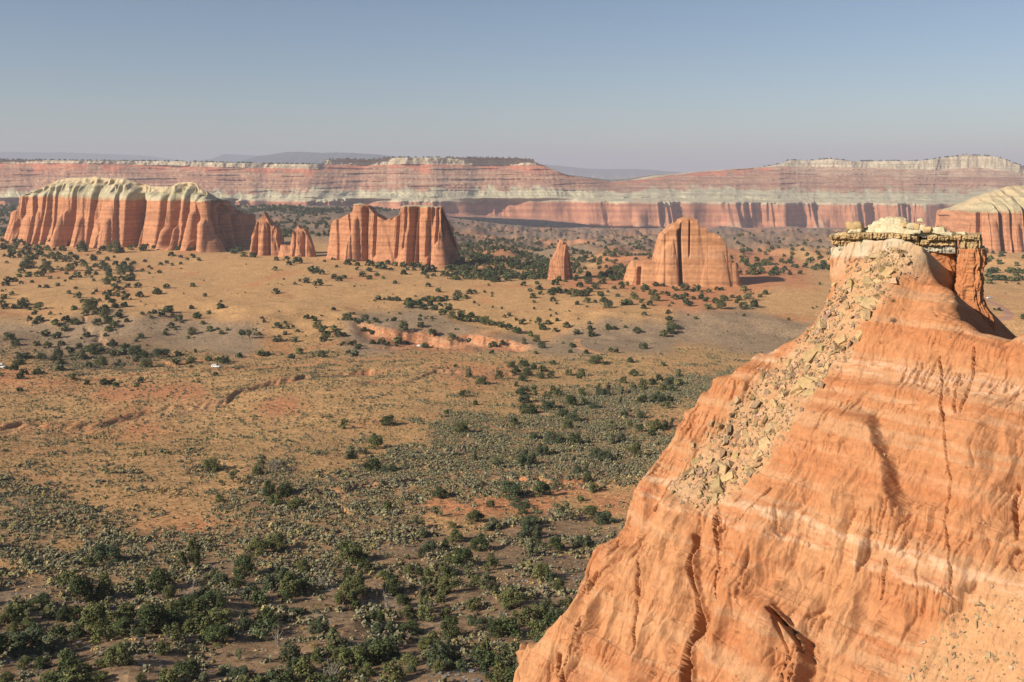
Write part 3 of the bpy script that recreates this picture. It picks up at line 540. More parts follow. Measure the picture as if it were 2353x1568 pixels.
def face_D(q, p):
    """relief (m outward) of the face, without the roll-off at its outline"""
    low = sm(2, -30, p)
    wq = q + 0.5 * fbm(q / 9, p / 16, 2, 401) - 0.10 * p
    big = fbm(wq / 11, p / 26, 3, 402) * 1.3
    rib = (ridged(wq / 6.0 + 0.3 * fbm(q / 7, p / 9, 2, 3), p / 22, 2, 404) - 0.55) * 1.6 * (0.15 + 0.85 * low)
    rub = rub_mask(q, p); sc = sm(0.8, -0.8, seg_sd(q, p, SCREE))
    damp = 1 - 0.85 * np.maximum(rub, sc * 0.9)
    med = (ridged(wq / 2.1 + 0.4 * fbm(q / 3, p / 4, 2, 13), p / 8, 2, 406) - 0.6) * 0.5 * (0.2 + 0.8 * low)
    rv = sm(-0.1, 0.5, fbm(q / 5, p / 7, 2, 71))
    zs = level(q, p) / 2.7 + 0.25 * fbm(q / 8, p / 8, 2, 417); fr = zs - np.floor(zs); hang = sm(0.25, 0.85, fr) * (1 - sm(0.96, 1.0, fr))
    n1 = np.abs(perlin(wq / 0.50 + 0.30 * fbm(q / 1.5, p / 4, 2, 15), p / 4.5, 407)); rill = -(0.16 * np.maximum(0, 0.25 - n1) + 0.30 * sm(0.11, 0.03, n1) * sm(0.2, 0.75, hang * (0.4 + rv) + 0.35 * fbm(q / 0.9, p / 1.2, 2, 16))) * (0.3 + 0.7 * rv)
    n2 = np.abs(perlin(wq / 1.5 + 0.5 * fbm(q / 2, p / 3, 2, 18), p / 10.0, 409)); rill2 = -(np.maximum(0, 0.20 - n2) * 1.2 + 0.38 * sm(0.045, 0.012, n2) * sm(-0.05, 0.3, fbm(q / 2.2, p / 2.5, 2, 19))) * (0.3 + 0.7 * rv) * (0.4 + 0.6 * low)
    z = level(q, p)
    bl_ = np.abs(perlin(z / 0.42 + 0.5 * fbm(q / 4, p / 4, 2, 24), q / 7.0, 425)); led = 0.10 * sm(0.9, 1.0, fr) - 0.20 * sm(0.05, 0.015, bl_) * sm(0.05, 0.35, fbm(q / 1.8, z / 1.2, 2, 426)) + 0.10 * np.tanh(4 * np.sin(z * 1.05 + 0.9 * fbm(q / 9, p / 5, 2, 410))) + 0.05 * np.sin(z * 5.3 + 2 * fbm(q / 3, p / 3, 2, 412))
    lump = fbm(q / 1.3, p / 2.6, 3, 420) * 0.08 + fbm(q / 0.22, p / 0.5, 3, 421) * 0.035 - np.maximum(0, 0.2 - np.abs(perlin(wq / 0.26, p / 1.5, 431))) * 0.30 * sm(-0.3, 0.4, fbm(q / 2.5, p / 3, 2, 72)) * (0.3 + 0.7 * hang)
    D = big + (rib + med + (rill + rill2 + led) + 0) * damp + lump
    for P, hw, dep in FIS:
        if dep <= 0: continue
        d = pline_d(q + 0.10 * fbm(q / 2.5, p / 0.9, 4, 31), p, P); w = hw * np.clip(0.85 + 0.45 * fbm(q / 2.5, p / 2.5, 2, 430), 0.3, 1.5)
        D = D - dep * 2.1 * (1 - sm(w * 0.62, w * 1.0, d)) - 0.10 * dep * np.exp(-(d / (hw * 4)) ** 2)
    for P, w, h, ws in ARIB:
        o = np.argsort(P[:, 1]); ds = q - np.interp(p, P[o, 1], P[o, 0]) + 0.25 * fbm(q / 1.3, p / 1.0, 3, 461); endp = sm(P[:, 1].min() - 0.5, P[:, 1].min() + 2, p) * (1 - sm(P[:, 1].max() - 1.5, P[:, 1].max() + 0.8, p))
        D = D + h * endp * np.where(ds < 0, np.exp(-(ds / w) ** 2), 1 - sm(0, ws, ds))
    for P, w, h in RIB:
        d = pline_d(q, p, P); D = D + h * np.exp(-(d / w) ** 2)
    return D, rub, sc
def face_full(q, p):
    D, rub, sc = face_D(q, p)
    sd = seg_sd(q, p, SILQ) + 0.16 * fbm(q / 1.2, p / 1.2, 2, 440)
    r = 2.2; i = np.clip(-sd, 0, r)
    D = D - 0.9 * (1 - np.sqrt(np.clip(1 - (1 - i / r) ** 2, 0, 1))) * 1.6 * (1 - 0.88 * sm(-4.5, -1.5, p) * sm(9.0, 7.5, q))
    D = D * sm(-0.4, -3.0, sd) * 0.75 + D * 0.25 * 1.0 if False else D
    D = D - np.clip(sd, 0, 9) * 7.0
    return D, sd, rub, sc
def face_colour(q, p, D, rub, sc):
    z = level(q, p, D * 0.6); zz = z + 0.22 * fbm(q / 11, p / 14, 2, 450) + 0.10 * fbm(q / 1.0, p / 1.0, 2, 451)
    base = np.array([0.385, 0.178, 0.084]); pale = np.array([0.405, 0.236, 0.132])
    b = fbm(zz / 1.15, q / 60, 3, 452)
    C = mixc(base, pale, sm(0.02, 0.22, b) * 0.65)
    C = mixc(C, [0.355, 0.140, 0.060], sm(0.12, 0.3, fbm(zz / 1.7 + 9, q / 60, 3, 453)) * 0.55)
    lowp = sm(-14, -26, z); C = mixc(C, [0.44, 0.245, 0.125], 0.45 * lowp * sm(-0.3, 0.3, fbm(q / 8, p / 10, 2, 455)))
    def bandm(z0, w, brk):
        return np.exp(-((zz - z0) / w) ** 4) * sm(-0.45 + brk, 0.2 + brk, fbm(q / 1.6, p / 0.5, 4, 456 + int(z0)))
    for z0, w, c, a, k in [(-13.7, .28, (0.60, 0.40, 0.27), .8, 0), (-14.25, .10, (0.60, 0.42, 0.30), .7, .1), (-15.5, .20, (0.57, 0.36, 0.22), .6, 0), (-23.2, .34, (0.62, 0.42, 0.28), .85, 0.05), (-24.0, .10, (0.37, 0.10, 0.055), .8, .25),
                           (-24.35, .16, (0.62, 0.44, 0.30), .7, .1), (-19.2, .35, (0.55, 0.31, 0.17), .5, .1), (-9.8, .15, (.54, .3, .17), .3, .2), (-28.0, .25, (0.57, 0.33, 0.19), .5, .2)]:
        C = mixc(C, np.array(c) * 0.86, bandm(z0, w, k) * a * 0.75)
    top = sm(-6.9, -6.4, zz + 0.3 * fbm(q / 2, p / 2, 2, 5)) ; C = mixc(C, [0.43, 0.38, 0.28], top * 0.9)
    wash = sm(-9.5, -6.5, zz) * sm(-0.2, 0.4, fbm(q / 2.5, p / 3.5, 2, 457)) * sm(9.5, 7, q); C = mixc(C, [0.45, 0.31, 0.20], wash * 0.75)
    dust = np.clip(rub * 1.3, 0, 1) * (0.62 + 0.35 * fbm(q / 1.0, p / 1.4, 3, 458)); C = mixc(C, [0.42, 0.275, 0.155], np.clip(dust, 0, 1))
    C = mixc(C, [0.42, 0.25, 0.13], sc * 0.6)
    return C * (1 + 0.10 * fbm(q / 0.7, p / 0.9, 3, 459))[..., None]
fq = np.concatenate([np.linspace(SILQ[:, 0].min() - 6, -28, 80)[:-1] if SILQ[:, 0].min() < -30 else np.zeros(0), np.linspace(-28, 30, 1180), np.linspace(30, 60, 90)[1:]])
fp = np.concatenate([np.linspace(-75, -42, 60)[:-1], np.linspace(-42, 2.5, 900)])
FQ, FP = np.meshgrid(fq, fp); FD, FS, FR, FSC = face_full(FQ, FP)
FC_ = face_colour(FQ, FP, FD, FR, FSC); FV = from_qp(FQ, FP, FD)
gf = grid_faces(*FQ.shape); keep = (FS.ravel()[gf].min(1) < 5.5); gf = gf[keep]
ridge = empty("sandstone_ridge", from_qp(np.array(0.), np.array(-40.), np.array(0.)), label="orange banded mudstone ridge filling the lower right, rubble chute down its crest", category="rock ridge")
RL = np.array(ridge.location)
fme = mesh_np("face", FV.reshape(-1, 3) - RL, gf, FC_, M_mud)
fa = fme.attributes.new("Strat", 'FLOAT_VECTOR', 'POINT'); fa.data.foreach_set("vector", np.stack([FQ + 0.5 * fbm(FQ / 3, FP / 5, 2, 14), FP, level(FQ, FP, FD)], -1).astype(np.float32).ravel())
link("face", fme, ridge)
def on_face(q, p):
    D, rub, sc = face_D(q, p); e = 0.08
    Dq = (face_D(q + e, p)[0] - D) / e; Dp = (face_D(q, p + e)[0] - D) / e
    return from_qp(q, p, D), Dq, Dp, rub, sc

# lumps of rock from a warped cube
def cube_grid(n):
    V = []; Fc = []
    g = np.linspace(-1, 1, n)
    for ax in range(3):
        for sgn in (-1, 1):
            a, b = np.meshgrid(g, g, indexing='ij'); c = np.full_like(a, sgn)
            P = [None] * 3; P[ax] = c; P[(ax + 1) % 3] = a; P[(ax + 2) % 3] = b
            o = sum(len(v) for v in V); V.append(np.stack(P, -1).reshape(-1, 3)); f = grid_faces(n, n) + o
            Fc.append(f if sgn < 0 else f[:, ::-1])
    V = np.vstack(V); Fc = np.vstack(Fc)
    key = np.round(V * 1000).astype(np.int64); _, idx, inv = np.unique(key, axis=0, return_index=True, return_inverse=True)
    return V[idx], inv.reshape(-1)[Fc][:, ::-1]
CG = {n: cube_grid(n) for n in (3, 4, 7, 12)}
def noise3(P, s, seed): return perlin(P[:, 0] / s + P[:, 2] / s * 0.7, P[:, 1] / s - P[:, 2] / s * 0.6, seed) + perlin(P[:, 1] / s + 3, P[:, 2] / s, seed + 1) + perlin(P[:, 0] / s + 1, P[:, 2] / s + 8, seed + 2)
def rock(size, seed, n=7, rnd=0.35, rough=0.10, taper=0.2, frame=None, loc=(0, 0, 0)):
    r = np.random.RandomState(seed); V, Fc = CG[n]; V = V.copy()
    L = np.linalg.norm(V, axis=1, keepdims=True); V = V * (1 - rnd) + V / L * rnd * 1.15
    V[:, 0] *= 1 + taper * r.uniform(-1, 1) * V[:, 1]; V[:, 1] *= 1 + taper * r.uniform(-1, 1) * V[:, 0]; V[:, 2] *= 1 + taper * r.uniform(-1, 1) * V[:, 0]
    V[:, 0] += taper * r.uniform(-1, 1) * V[:, 2]
    size = np.array(size) / 2; V = V * size; m = size.min()
    V += (noise3(V + seed * 3.7, m * 1.6, seed)[:, None] * V / (np.abs(size)) * rough * 0.6 * size.mean())
    if frame is not None: V = V @ np.array(frame)
    return V + np.array(loc), Fc
class Bag:
    def __init__(s): s.V = []; s.F = []; s.C = []; s.n = 0
    def add(s, V, Fc, c):
        s.V.append(V); s.F.append(Fc + s.n); s.C.append(np.broadcast_to(np.asarray(c), (len(V), 3))); s.n += len(V)
    def mesh(s, name, mat, off=(0, 0, 0), smooth=True): return mesh_np(name, np.vstack(s.V) - np.array(off), np.vstack(s.F), np.vstack(s.C), mat, smooth)
rs = np.random.RandomState(5)
TAN = np.array([0.42, 0.30, 0.155]); CREAM = np.array([0.50, 0.445, 0.30]); CLAY = np.array([0.42, 0.39, 0.30])
# cap: frame along the top edge of the ridge
CL, CR = ray(1904, 555) * 79.0, ray(2262, 555) * 74.5
CE = CR - CL; CLEN = np.linalg.norm(CE[:2]); CE = CE / np.linalg.norm(CE); CE[2] = 0; CB = np.array([-CE[1], CE[0], 0])    # along, back
CFR = np.array([CE, CB, [0, 0, 1]])
def cap_pt(px, py, back=0.0):
    s = (px - 1904) / (2262 - 1904); Y = 79 * (1 - s) + 74.5 * s; P = ray(px, py) * Y; return P + CB * back
def blocks(bag, edges, ytop, ybot, depth, colr, jit=0.05, back0=0.0, rough=0.12, seed=0, n=12, rnd=0.09):
    for i in range(len(edges) - 1):
        a, b = edges[i], edges[i + 1]; m = 0.5 * (a + b); yt = ytop(m) if callable(ytop) else ytop; yb = ybot(m) if callable(ybot) else ybot
        yt += rs.uniform(-1.2, 1.2); P1 = cap_pt(a, yt); P2 = cap_pt(b, yb); w = np.linalg.norm((P2 - P1)[:2]); h = P1[2] - P2[2]
        c = 0.5 * (P1 + P2) + CB * (depth / 2 + back0 + rs.uniform(-jit, jit) * 3)
        V, Fc = rock((w * 1.03, depth, h * 1.06), seed + i * 7 + 1, n, rnd, rough, 0.06, CFR, c); bag.add(V, Fc, np.array(colr) * rs.uniform(0.88, 1.1))

def ledge(bag, x0, x1, ytop, ybot, depth, colr, seed, back0=0.0, joints=14, n=460, bulge=0.12, rough=0.10):
    r = np.random.RandomState(seed); px = np.linspace(x0, x1, n); yt = tab(ytop)(px) if isinstance(ytop, list) else np.full(n, float(ytop)); yb = tab(ybot)(px) if isinstance(ybot, list) else np.full(n, float(ybot))
    J = np.sort(r.uniform(x0, x1, joints)); bid = np.searchsorted(J, px); off = r.uniform(-0.22, 0.22, joints + 1)[bid]; dz = r.uniform(-1.3, 1.3, joints + 1)[bid]; br = r.uniform(0.84, 1.1, joints + 1)[bid]
    dj = np.abs(px[:, None] - J[None]).min(1); gro = np.exp(-(dj / 0.9) ** 2) * 0.22
    rows = []; cols = []
    prof = [(0, depth), (0, depth * .5), (0, 0.25), (0.02, 0.05)] + [(t, -bulge * math.sin(math.pi * t) ** 0.5) for t in np.linspace(0.06, 0.94, 12)] + [(0.98, 0.06), (1.0, 0.35), (1.0, depth)]
    endr = (1 - sm(x0, x0 + 6, px)) * 0.8 + sm(x1 - 6, x1, px) * 0.8
    for t, b in prof:
        y = (yt + dz * (1 - t)) * (1 - t) + yb * t; nse = fbm(px / 9, np.full(n, t * 2.0), 4, seed + 3) * rough * 1.3 + fbm(px / 2.2, np.full(n, t * 6.0), 3, seed + 5) * rough * 0.35
        lam = 0.018 * np.tanh(2 * np.sin(t * 17 + fbm(px / 30, px * 0, 2, seed) * 4))
        bb = b + back0 + (off + gro + endr + nse + lam) * (1 if b < depth * .4 else 0.2)
        s_ = (px - 1904) / 358; Yc = 79 * (1 - s_) + 74.5 * s_; P = ray(px, y) * Yc[:, None]; P = P + CB * bb[:, None]; rows.append(P)
        cols.append(np.array(colr)[None] * (br * (1 + 0.16 * fbm(px / 12, np.full(n, t * 2), 3, seed + 9)) * (1 - 0.45 * np.exp(-(dj / 0.8) ** 2)))[:, None])
    V = np.array(rows); bag.add(V.reshape(-1, 3), grid_faces(*V.shape[:2])[:, ::-1], np.array(cols).reshape(-1, 3))
lower = Bag(); upper = Bag(); dome = Bag(); clay = Bag()
ledge(lower, 1908, 2200, [(1908, 550), (2000, 549), (2100, 552), (2200, 553)], [(1908, 563), (1950, 568), (2060, 566), (2200, 568)], 2.8, TAN, 610, joints=8, rough=0.2, bulge=0.2)
ledge(lower, 2204, 2258, 551, [(2204, 572), (2222, 577), (2240, 576), (2258, 568)], 2.4, TAN, 620, -0.15, joints=3, n=140)
ledge(upper, 1904, 2112, [(1904, 541), (1960, 538), (1985, 535), (2050, 536), (2112, 543)], [(1904, 551), (2000, 550), (2112, 553)], 2.9, TAN * 1.03, 630, -0.22, joints=5, rough=0.2, bulge=0.22)
ledge(upper, 2128, 2256, [(2128, 543), (2200, 542), (2256, 540)], 552.5, 2.8, TAN * 1.0, 640, -0.12, joints=5, n=260, rough=0.18)
ledge(clay, 1914, 2200, 564, [(1914, 576), (1960, 580), (2060, 581), (2140, 582), (2200, 586)], 2.6, CLAY, 650, 0.45, joints=9, bulge=0.2, rough=0.10)
ledge(clay, 2203, 2264, 569, [(2203, 582), (2264, 583)], 2.4, CLAY, 660, 0.02, joints=4, n=160, bulge=0.15, rough=0.08)
# pale mound: weathered top bed rising to a low dome
mpx = np.linspace(1912, 2254, 260); mb = np.linspace(0, 1, 60)
Htop = tab([(1912, 541), (1935, 536), (1953, 533), (1960, 530), (1980, 526), (1992, 520), (2005, 511), (2018, 504), (2033, 499), (2050, 498), (2066, 500), (2080, 505), (2090, 514), (2110, 518), (2125, 523), (2150, 527), (2168, 533), (2200, 538), (2254, 541)])(mpx)
MP, MB = np.meshgrid(mpx, mb); HT = np.broadcast_to(Htop, MP.shape); shp = np.clip(1 - ((MB - 0.50) / 0.52) ** 2, 0, 1) ** 0.75
yl = 547 * (1 - shp) + HT * shp; s_ = (MP - 1904) / 358; Yc = 79 * (1 - s_) + 74.5 * s_; Pm = ray(MP, yl) * Yc[..., None] + CB * (0.15 + MB * 2.7)[..., None]
zz_ = Pm[..., 2]; stp = 0.26; fz = zz_ / stp + 0.6 * fbm(MP / 30, MB * 3, 2, 671); Pm[..., 2] = zz_ + (np.floor(fz) + sm(0.55, 1.0, fz - np.floor(fz)) - fz) * stp * 0.85 * sm(0.02, 0.2, shp) + fbm(MP / 7, MB * 9, 4, 672) * 0.07
vj = ridged(MP / 13, MB * 1.2, 2, 673); Pm[..., 2] -= sm(0.86, 0.98, vj) * 0.16 * sm(2060, 2110, MP)
Cd = mixc(CREAM, TAN * 1.05, sm(0.0, 0.4, fbm(MP / 20, MB * 5, 3, 674)) * 0.5)
dome.add(Pm.reshape(-1, 3), grid_faces(*MP.shape), Cd.reshape(-1, 3))
for k_, (x, y, w, h, bk) in enumerate([(1962, 521, 36, 20, .6), (1966, 531, 30, 10, .5), (2092, 520, 14, 12, .4), (2106, 521, 13, 14, .3), (2119, 524, 12, 13, .3), (2113, 509, 12, 9, 1.5), (2130, 529, 17, 14, .2), (2146, 530, 15, 12, .3), (2160, 530, 20, 15, .3), (2078, 518, 12, 10, .5), (2100, 533, 26, 9, .1), (2176, 538, 24, 8, .2), (1938, 539, 22, 8, .3), (2210, 538, 20, 7, .6)]):
    m = 79 / F; V, Fc = rock((w * m, w * m * 0.9, h * m), 900 + k_, 12, 0.42, 0.22, 0.25, CFR, cap_pt(x, y, bk)); dome.add(V, Fc, (CREAM if k_ % 3 else TAN * 1.1) * rs.uniform(0.9, 1.03))
capo = link("cap_rock", lower.mesh("cap_rock", M_cap, RL), ridge)
link("upper_ledge", upper.mesh("upper_ledge", M_cap, RL), capo); link("pale_dome", dome.mesh("pale_dome", M_cap, RL), capo); link("clay_band", clay.mesh("clay_band", M_cap, RL), capo)
# pillar and the recessed neck under the cap
def column(lefts, rights, y0, y1, Dc, thick, seed, nring=150, ncirc=220, colr=(0.39, 0.165, 0.073)):
    yy = np.linspace(y0, y1, nring); l = np.interp(yy, *np.array(lefts, float).T[::-1]); r = np.interp(yy, *np.array(rights, float).T[::-1])
    th = np.linspace(0, 2 * math.pi, ncirc, endpoint=False); n = 0.6
    cx = np.sign(np.cos(th)) * np.abs(np.cos(th)) ** n; sy = np.sign(np.sin(th)) * np.abs(np.sin(th)) ** n
    PX = (l + r)[:, None] / 2 + (r - l)[:, None] / 2 * cx; T = np.broadcast_to(yy[:, None], PX.shape)
    s = (PX - 1904) / 358; Yc = 79 * (1 - s) + 74.5 * s + Dc; P = ray(PX, T) * Yc[..., None]
    off = fbm(th * 2.2 + 0 * T, T / 40, 3, seed) * 0.18 + (ridged(th[None] * 1.9 + 0 * T, T / 90, 2, seed + 2) - 0.5) * 0.13 + fbm(th * 7 + 0 * T, T / 5, 3, seed + 4) * 0.06
    P = P + CB * (sy[None, :, None] * thick) + (CE * cx[None, :, None] + CB * sy[None, :, None]) * off[..., None]
    zz = P[..., 2] + 0.2 * fbm(th * 2 + 0 * T, T / 20, 2, 8); b = fbm(zz / 0.8, th[None] * 0.2 + 0 * T, 3, 452)
    C = mixc(np.array(colr), [0.42, 0.22, 0.115], sm(0, .5, b) * .6); C = C * (1 + 0.1 * fbm(th * 9 + 0 * T, T / 4, 2, 9))[..., None]
    return P, C
neck = Bag()
P, C = column([(1935, 560), (1932, 640), (1925, 780)], [(2196, 560), (2200, 640), (2210, 780)], 560, 790, 1.6, 1.2, 501); neck.add(P.reshape(-1, 3), grid_faces(*P.shape[:2], wrap=True), C.reshape(-1, 3))
link("neck", neck.mesh("neck", M_face, RL), ridge)
pil = Bag()
P, C = column([(2203, 570), (2200, 610), (2203, 628), (2196, 650), (2192, 680), (2196, 720), (2205, 760), (2215, 800)], [(2262, 570), (2264, 608), (2257, 618), (2260, 640), (2257, 665), (2259, 690), (2268, 708), (2278, 724), (2284, 742), (2286, 770), (2290, 800)], 570, 800, 0.3, 1.15, 520)
pil.add(P.reshape(-1, 3), grid_faces(*P.shape[:2], wrap=True), C.reshape(-1, 3)); link("pillar", pil.mesh("pillar", M_face, RL), ridge)
# fallen slabs lying in the chute
def slab_frame(r, tilt=0.35):
    n = NN + r.normal(0, tilt, 3); n /= np.linalg.norm(n); a = r.normal(0, 1, 3); a -= n * (a @ n); a /= np.linalg.norm(a); b = np.cross(n, a); return np.array([a, b, n])
SLABS = [(1660, 1078, 44, "wide flat"), (1668, 1100, 40, "split angular"), (1648, 1118, 46, "leaning square"), (1641, 1145, 30, "narrow upright"), (1771, 985, 34, "tall pale leaning"), (1757, 1022, 36, "broad low"), (1866, 882, 40, "long dark-sided"), (1830, 896, 34, "blocky tan"),
         (1848, 886, 48, "long thin"), (1884, 748, 28, "isolated square"), (1862, 817, 40, "overhanging long"), (1886, 800, 26, "small jagged"), (2000, 700, 44, "dark-edged thick"), (1935, 782, 26, "stubby"), (1996, 652, 30, "bright split"), (1955, 655, 26, "upturned"),
         (1975, 770, 26, "low tilted"), (1862, 905, 28, "wedge-shaped"), (1780, 930, 24, "rectangular"), (1740, 1048, 30, "cracked"), (1600, 1062, 26, "edge-lying"), (1590, 1085, 26, "rounded"), (1975, 690, 30, "big tan"), (2040, 628, 30, "upper flat"), (1945, 705, 28, "broken"), (1985, 725, 28, "reddish"),
         (1715, 1000, 26, "grey-tan"), (1812, 836, 24, "chipped"), (1900, 845, 24, "side-lying"), (1690, 1050, 22, "thin"), (1720, 1085, 20, "short"), (1630, 1060, 22, "darker"), (2022, 590, 26, "pale tilted")]
near_words = [(620, "just below the ledge of the cap rock"), (720, "high in the chute under the cap"), (830, "in the upper middle of the rubble chute"), (930, "half way down the rubble chute"), (1030, "in the lower middle of the rubble chute"), (1200, "near the foot of the rubble chute")]
def avg_D(q, p): return face_D(q, p)[0]
for k_, (x, y, w, adj) in enumerate(SLABS):
    D = 0.0
    for _ in range(6): q, p = to_qp(x, y, D); D = float(avg_D(np.array([q]), np.array([p]))[0])
    m = 72 / F; r = np.random.RandomState(40 + k_); w *= 0.88; V, Fc = rock((w * m, w * m * r.uniform(.55, .8), w * m * r.uniform(.22, .4)), 40 + k_, 7, 0.14, 0.10, 0.3, slab_frame(r, 0.3))
    P = from_qp(np.array(q), np.array(p), np.array(D + 0.05 * w * m))
    c = TAN * r.uniform(0.8, 1.02) * [1, r.uniform(.95, 1.05), r.uniform(.95, 1.1)]
    o = link("sandstone_slab", mesh_np("sandstone_slab", V, Fc, np.broadcast_to(c, (len(V), 3)), M_cap, False), None, category="rock", group="large slabs fallen down the chute",
             label=adj + " sandstone slab " + [s for lim, s in near_words if y < lim][0]); o.location = P
rb = Bag(); r = np.random.RandomState(77)
qq = r.uniform(-32, 20, 110000); pp = r.uniform(-36, 1, 110000); rm = rub_mask(qq, pp); sdn = seg_sd(qq, pp, SILQ)
dens = rm * (0.45 + 0.9 * sm(-0.2, 0.5, fbm(qq / 1.6, pp / 2.2, 2, 600))) * sm(-0.1, -0.4, sdn)
kq = r.rand(110000) < dens * 0.7; qq, pp = qq[kq], pp[kq]
q2 = r.uniform(0, 34, 22000); p2 = r.uniform(-44, -18, 22000); s2 = sm(0.6, -1.2, seg_sd(q2, p2, SCREE)); k2 = r.rand(22000) < s2 * (0.35 + 0.6 * sm(0, .4, fbm(q2 / 2, p2 / 2, 2, 601))); 
q3 = r.uniform(-20, 30, 600); p3 = r.uniform(-40, -3, 600)
small = np.concatenate([np.ones(len(qq)), np.full(k2.sum(), 0.72), np.full(600, 0.35)])
qq = np.concatenate([qq, q2[k2], q3]); pp = np.concatenate([pp, p2[k2], p3]); DD = face_D(qq, pp)[0]
sdn = seg_sd(qq, pp, SILQ); ok = sdn < -0.9; qq, pp, DD, small = qq[ok], pp[ok], DD[ok], small[ok]
PP = from_qp(qq, pp, DD)
for i in range(len(qq)):
    s = min(0.06 + r.gamma(0.95, 0.105), 0.8) * small[i]; n = 3 if s < 0.35 else 4
    V, Fc = rock((s, s * r.uniform(.5, .9), s * r.uniform(.2, .55)), i, n, 0.12, 0.14, 0.35, slab_frame(r, 0.55), PP[i] + NN * s * 0.05)
    rb.add(V, Fc, np.array([0.36, 0.262, 0.15]) * r.uniform(0.6, 1.2) * [1, r.uniform(.88, 1.04), r.uniform(.85, 1.15)])
print("rubble", len(qq)); link("rubble", rb.mesh("rubble", M_cap, smooth=False), kind="stuff", label="loose tan stones strewn down the chute and the lower scree")

# ---------------------------------------------------------------- vegetation prototypes
def leaf_quads(C, size, r, outward=None):
    n = len(C); nrm = r.normal(0, 1, (n, 3)); nrm[:, 2] = np.abs(nrm[:, 2]) * 0.8
    if outward is not None: nrm = nrm * 0.8 + outward * 1.1
    nrm /= np.linalg.norm(nrm, axis=1, keepdims=True)
    a = np.cross(nrm, r.normal(0, 1, (n, 3))); a /= np.linalg.norm(a, axis=1, keepdims=True) + 1e-9; b = np.cross(nrm, a)
    s = (size * r.uniform(0.6, 1.35, n))[:, None]
    V = np.stack([C - a * s - b * s * .7, C + a * s - b * s * .5, C + a * s * .7 + b * s * .8, C - a * s * .8 + b * s * .6], 1)
    return V.reshape(-1, 3), np.arange(n * 4).reshape(-1, 4)
def crown(seed, shape, n, leaf, tint):
    """unit tree: about 1 wide, 1 high; clumps of leaf sprays spread through the crown's volume"""
    r = np.random.RandomState(seed); L = []
    if shape == 'round':
        for i in range(26):
            a = r.uniform(0, 6.28); h = r.uniform(0.12, 0.85); R = 0.40 * math.sin(math.pi * min(1, h * 0.85 + 0.22)) ** 0.6 * r.uniform(0.55, 1.0); L.append((R * math.cos(a), R * math.sin(a), h, r.uniform(0.11, 0.19)))
    elif shape == 'dome':
        for i in range(30):
            a = r.uniform(0, 6.28); h = r.uniform(0.06, 0.80) ** 1.1; R = 0.43 * math.sqrt(max(0.05, 1 - (h / 0.95) ** 2)) * r.uniform(0.45, 1.0); L.append((R * math.cos(a), R * math.sin(a), h, r.uniform(0.10, 0.18)))
    elif shape == 'cone':
        for i in range(28):
            a = r.uniform(0, 6.28); h = r.uniform(0.05, 0.92); R = 0.42 * (1 - h) ** 0.75 * r.uniform(0.5, 1.0); L.append((R * math.cos(a), R * math.sin(a), h, r.uniform(0.08, 0.15)))
    elif shape == 'multi':
        for j in range(r.randint(2, 5)):
            a0 = r.uniform(0, 6.28); R0 = r.uniform(0.12, 0.30); H = r.uniform(0.55, 0.95); w = r.uniform(0.15, 0.26)
            for i in range(10):
                a = r.uniform(0, 6.28); h = r.uniform(0.08, H); R = w * (1 - (h / H) ** 2 * 0.6) * r.uniform(0.2, 1); L.append((R0 * math.cos(a0) + R * math.cos(a), R0 * math.sin(a0) + R * math.sin(a), h, r.uniform(0.08, 0.14)))
    else:  # open, twisted, see-through
        for i in range(14):
            a = r.uniform(0, 6.28); h = r.uniform(0.35, 0.95); R = r.uniform(0.05, 0.42); L.append((R * math.cos(a), R * math.sin(a), h, r.uniform(0.07, 0.13)))
    L = np.array(L); k = r.randint(0, len(L), n); d = r.normal(0, 1, (n, 3)); d /= np.linalg.norm(d, axis=1, keepdims=True)
    rad = L[k, 3] * r.uniform(0.35, 1.0, n) ** 0.4; C = L[k, :3] + d * rad[:, None] * [1, 1, 1.15]; C[:, 2] = np.clip(C[:, 2], 0.01, 1.1)
    V, Fc = leaf_quads(C, leaf, r, d); lt = r.uniform(0.75, 1.25, len(L))[k] * r.uniform(0.72, 1.3, n)
    c = np.repeat(np.array(tint)[None] * lt[:, None] * (1 + 0.12 * r.normal(0, 1, (n, 3)) * [1, .5, 1]), 4, axis=0)
    return V, Fc, np.clip(c, 0.005, 1), L
def limb_mesh(P, R, k=6):
    P = np.array(P, float); n = len(P); T = np.gradient(P, axis=0); T /= np.linalg.norm(T, axis=1, keepdims=True) + 1e-9
    a = np.cross(T, [0.3, 0.9, 0.1]); a /= np.linalg.norm(a, axis=1, keepdims=True) + 1e-9; b = np.cross(T, a); th = np.arange(k) * 2 * math.pi / k
    V = P[:, None] + (a[:, None] * np.cos(th)[None, :, None] + b[:, None] * np.sin(th)[None, :, None]) * np.array(R)[:, None, None]
    return V.reshape(-1, 3), grid_faces(n, k, wrap=True)
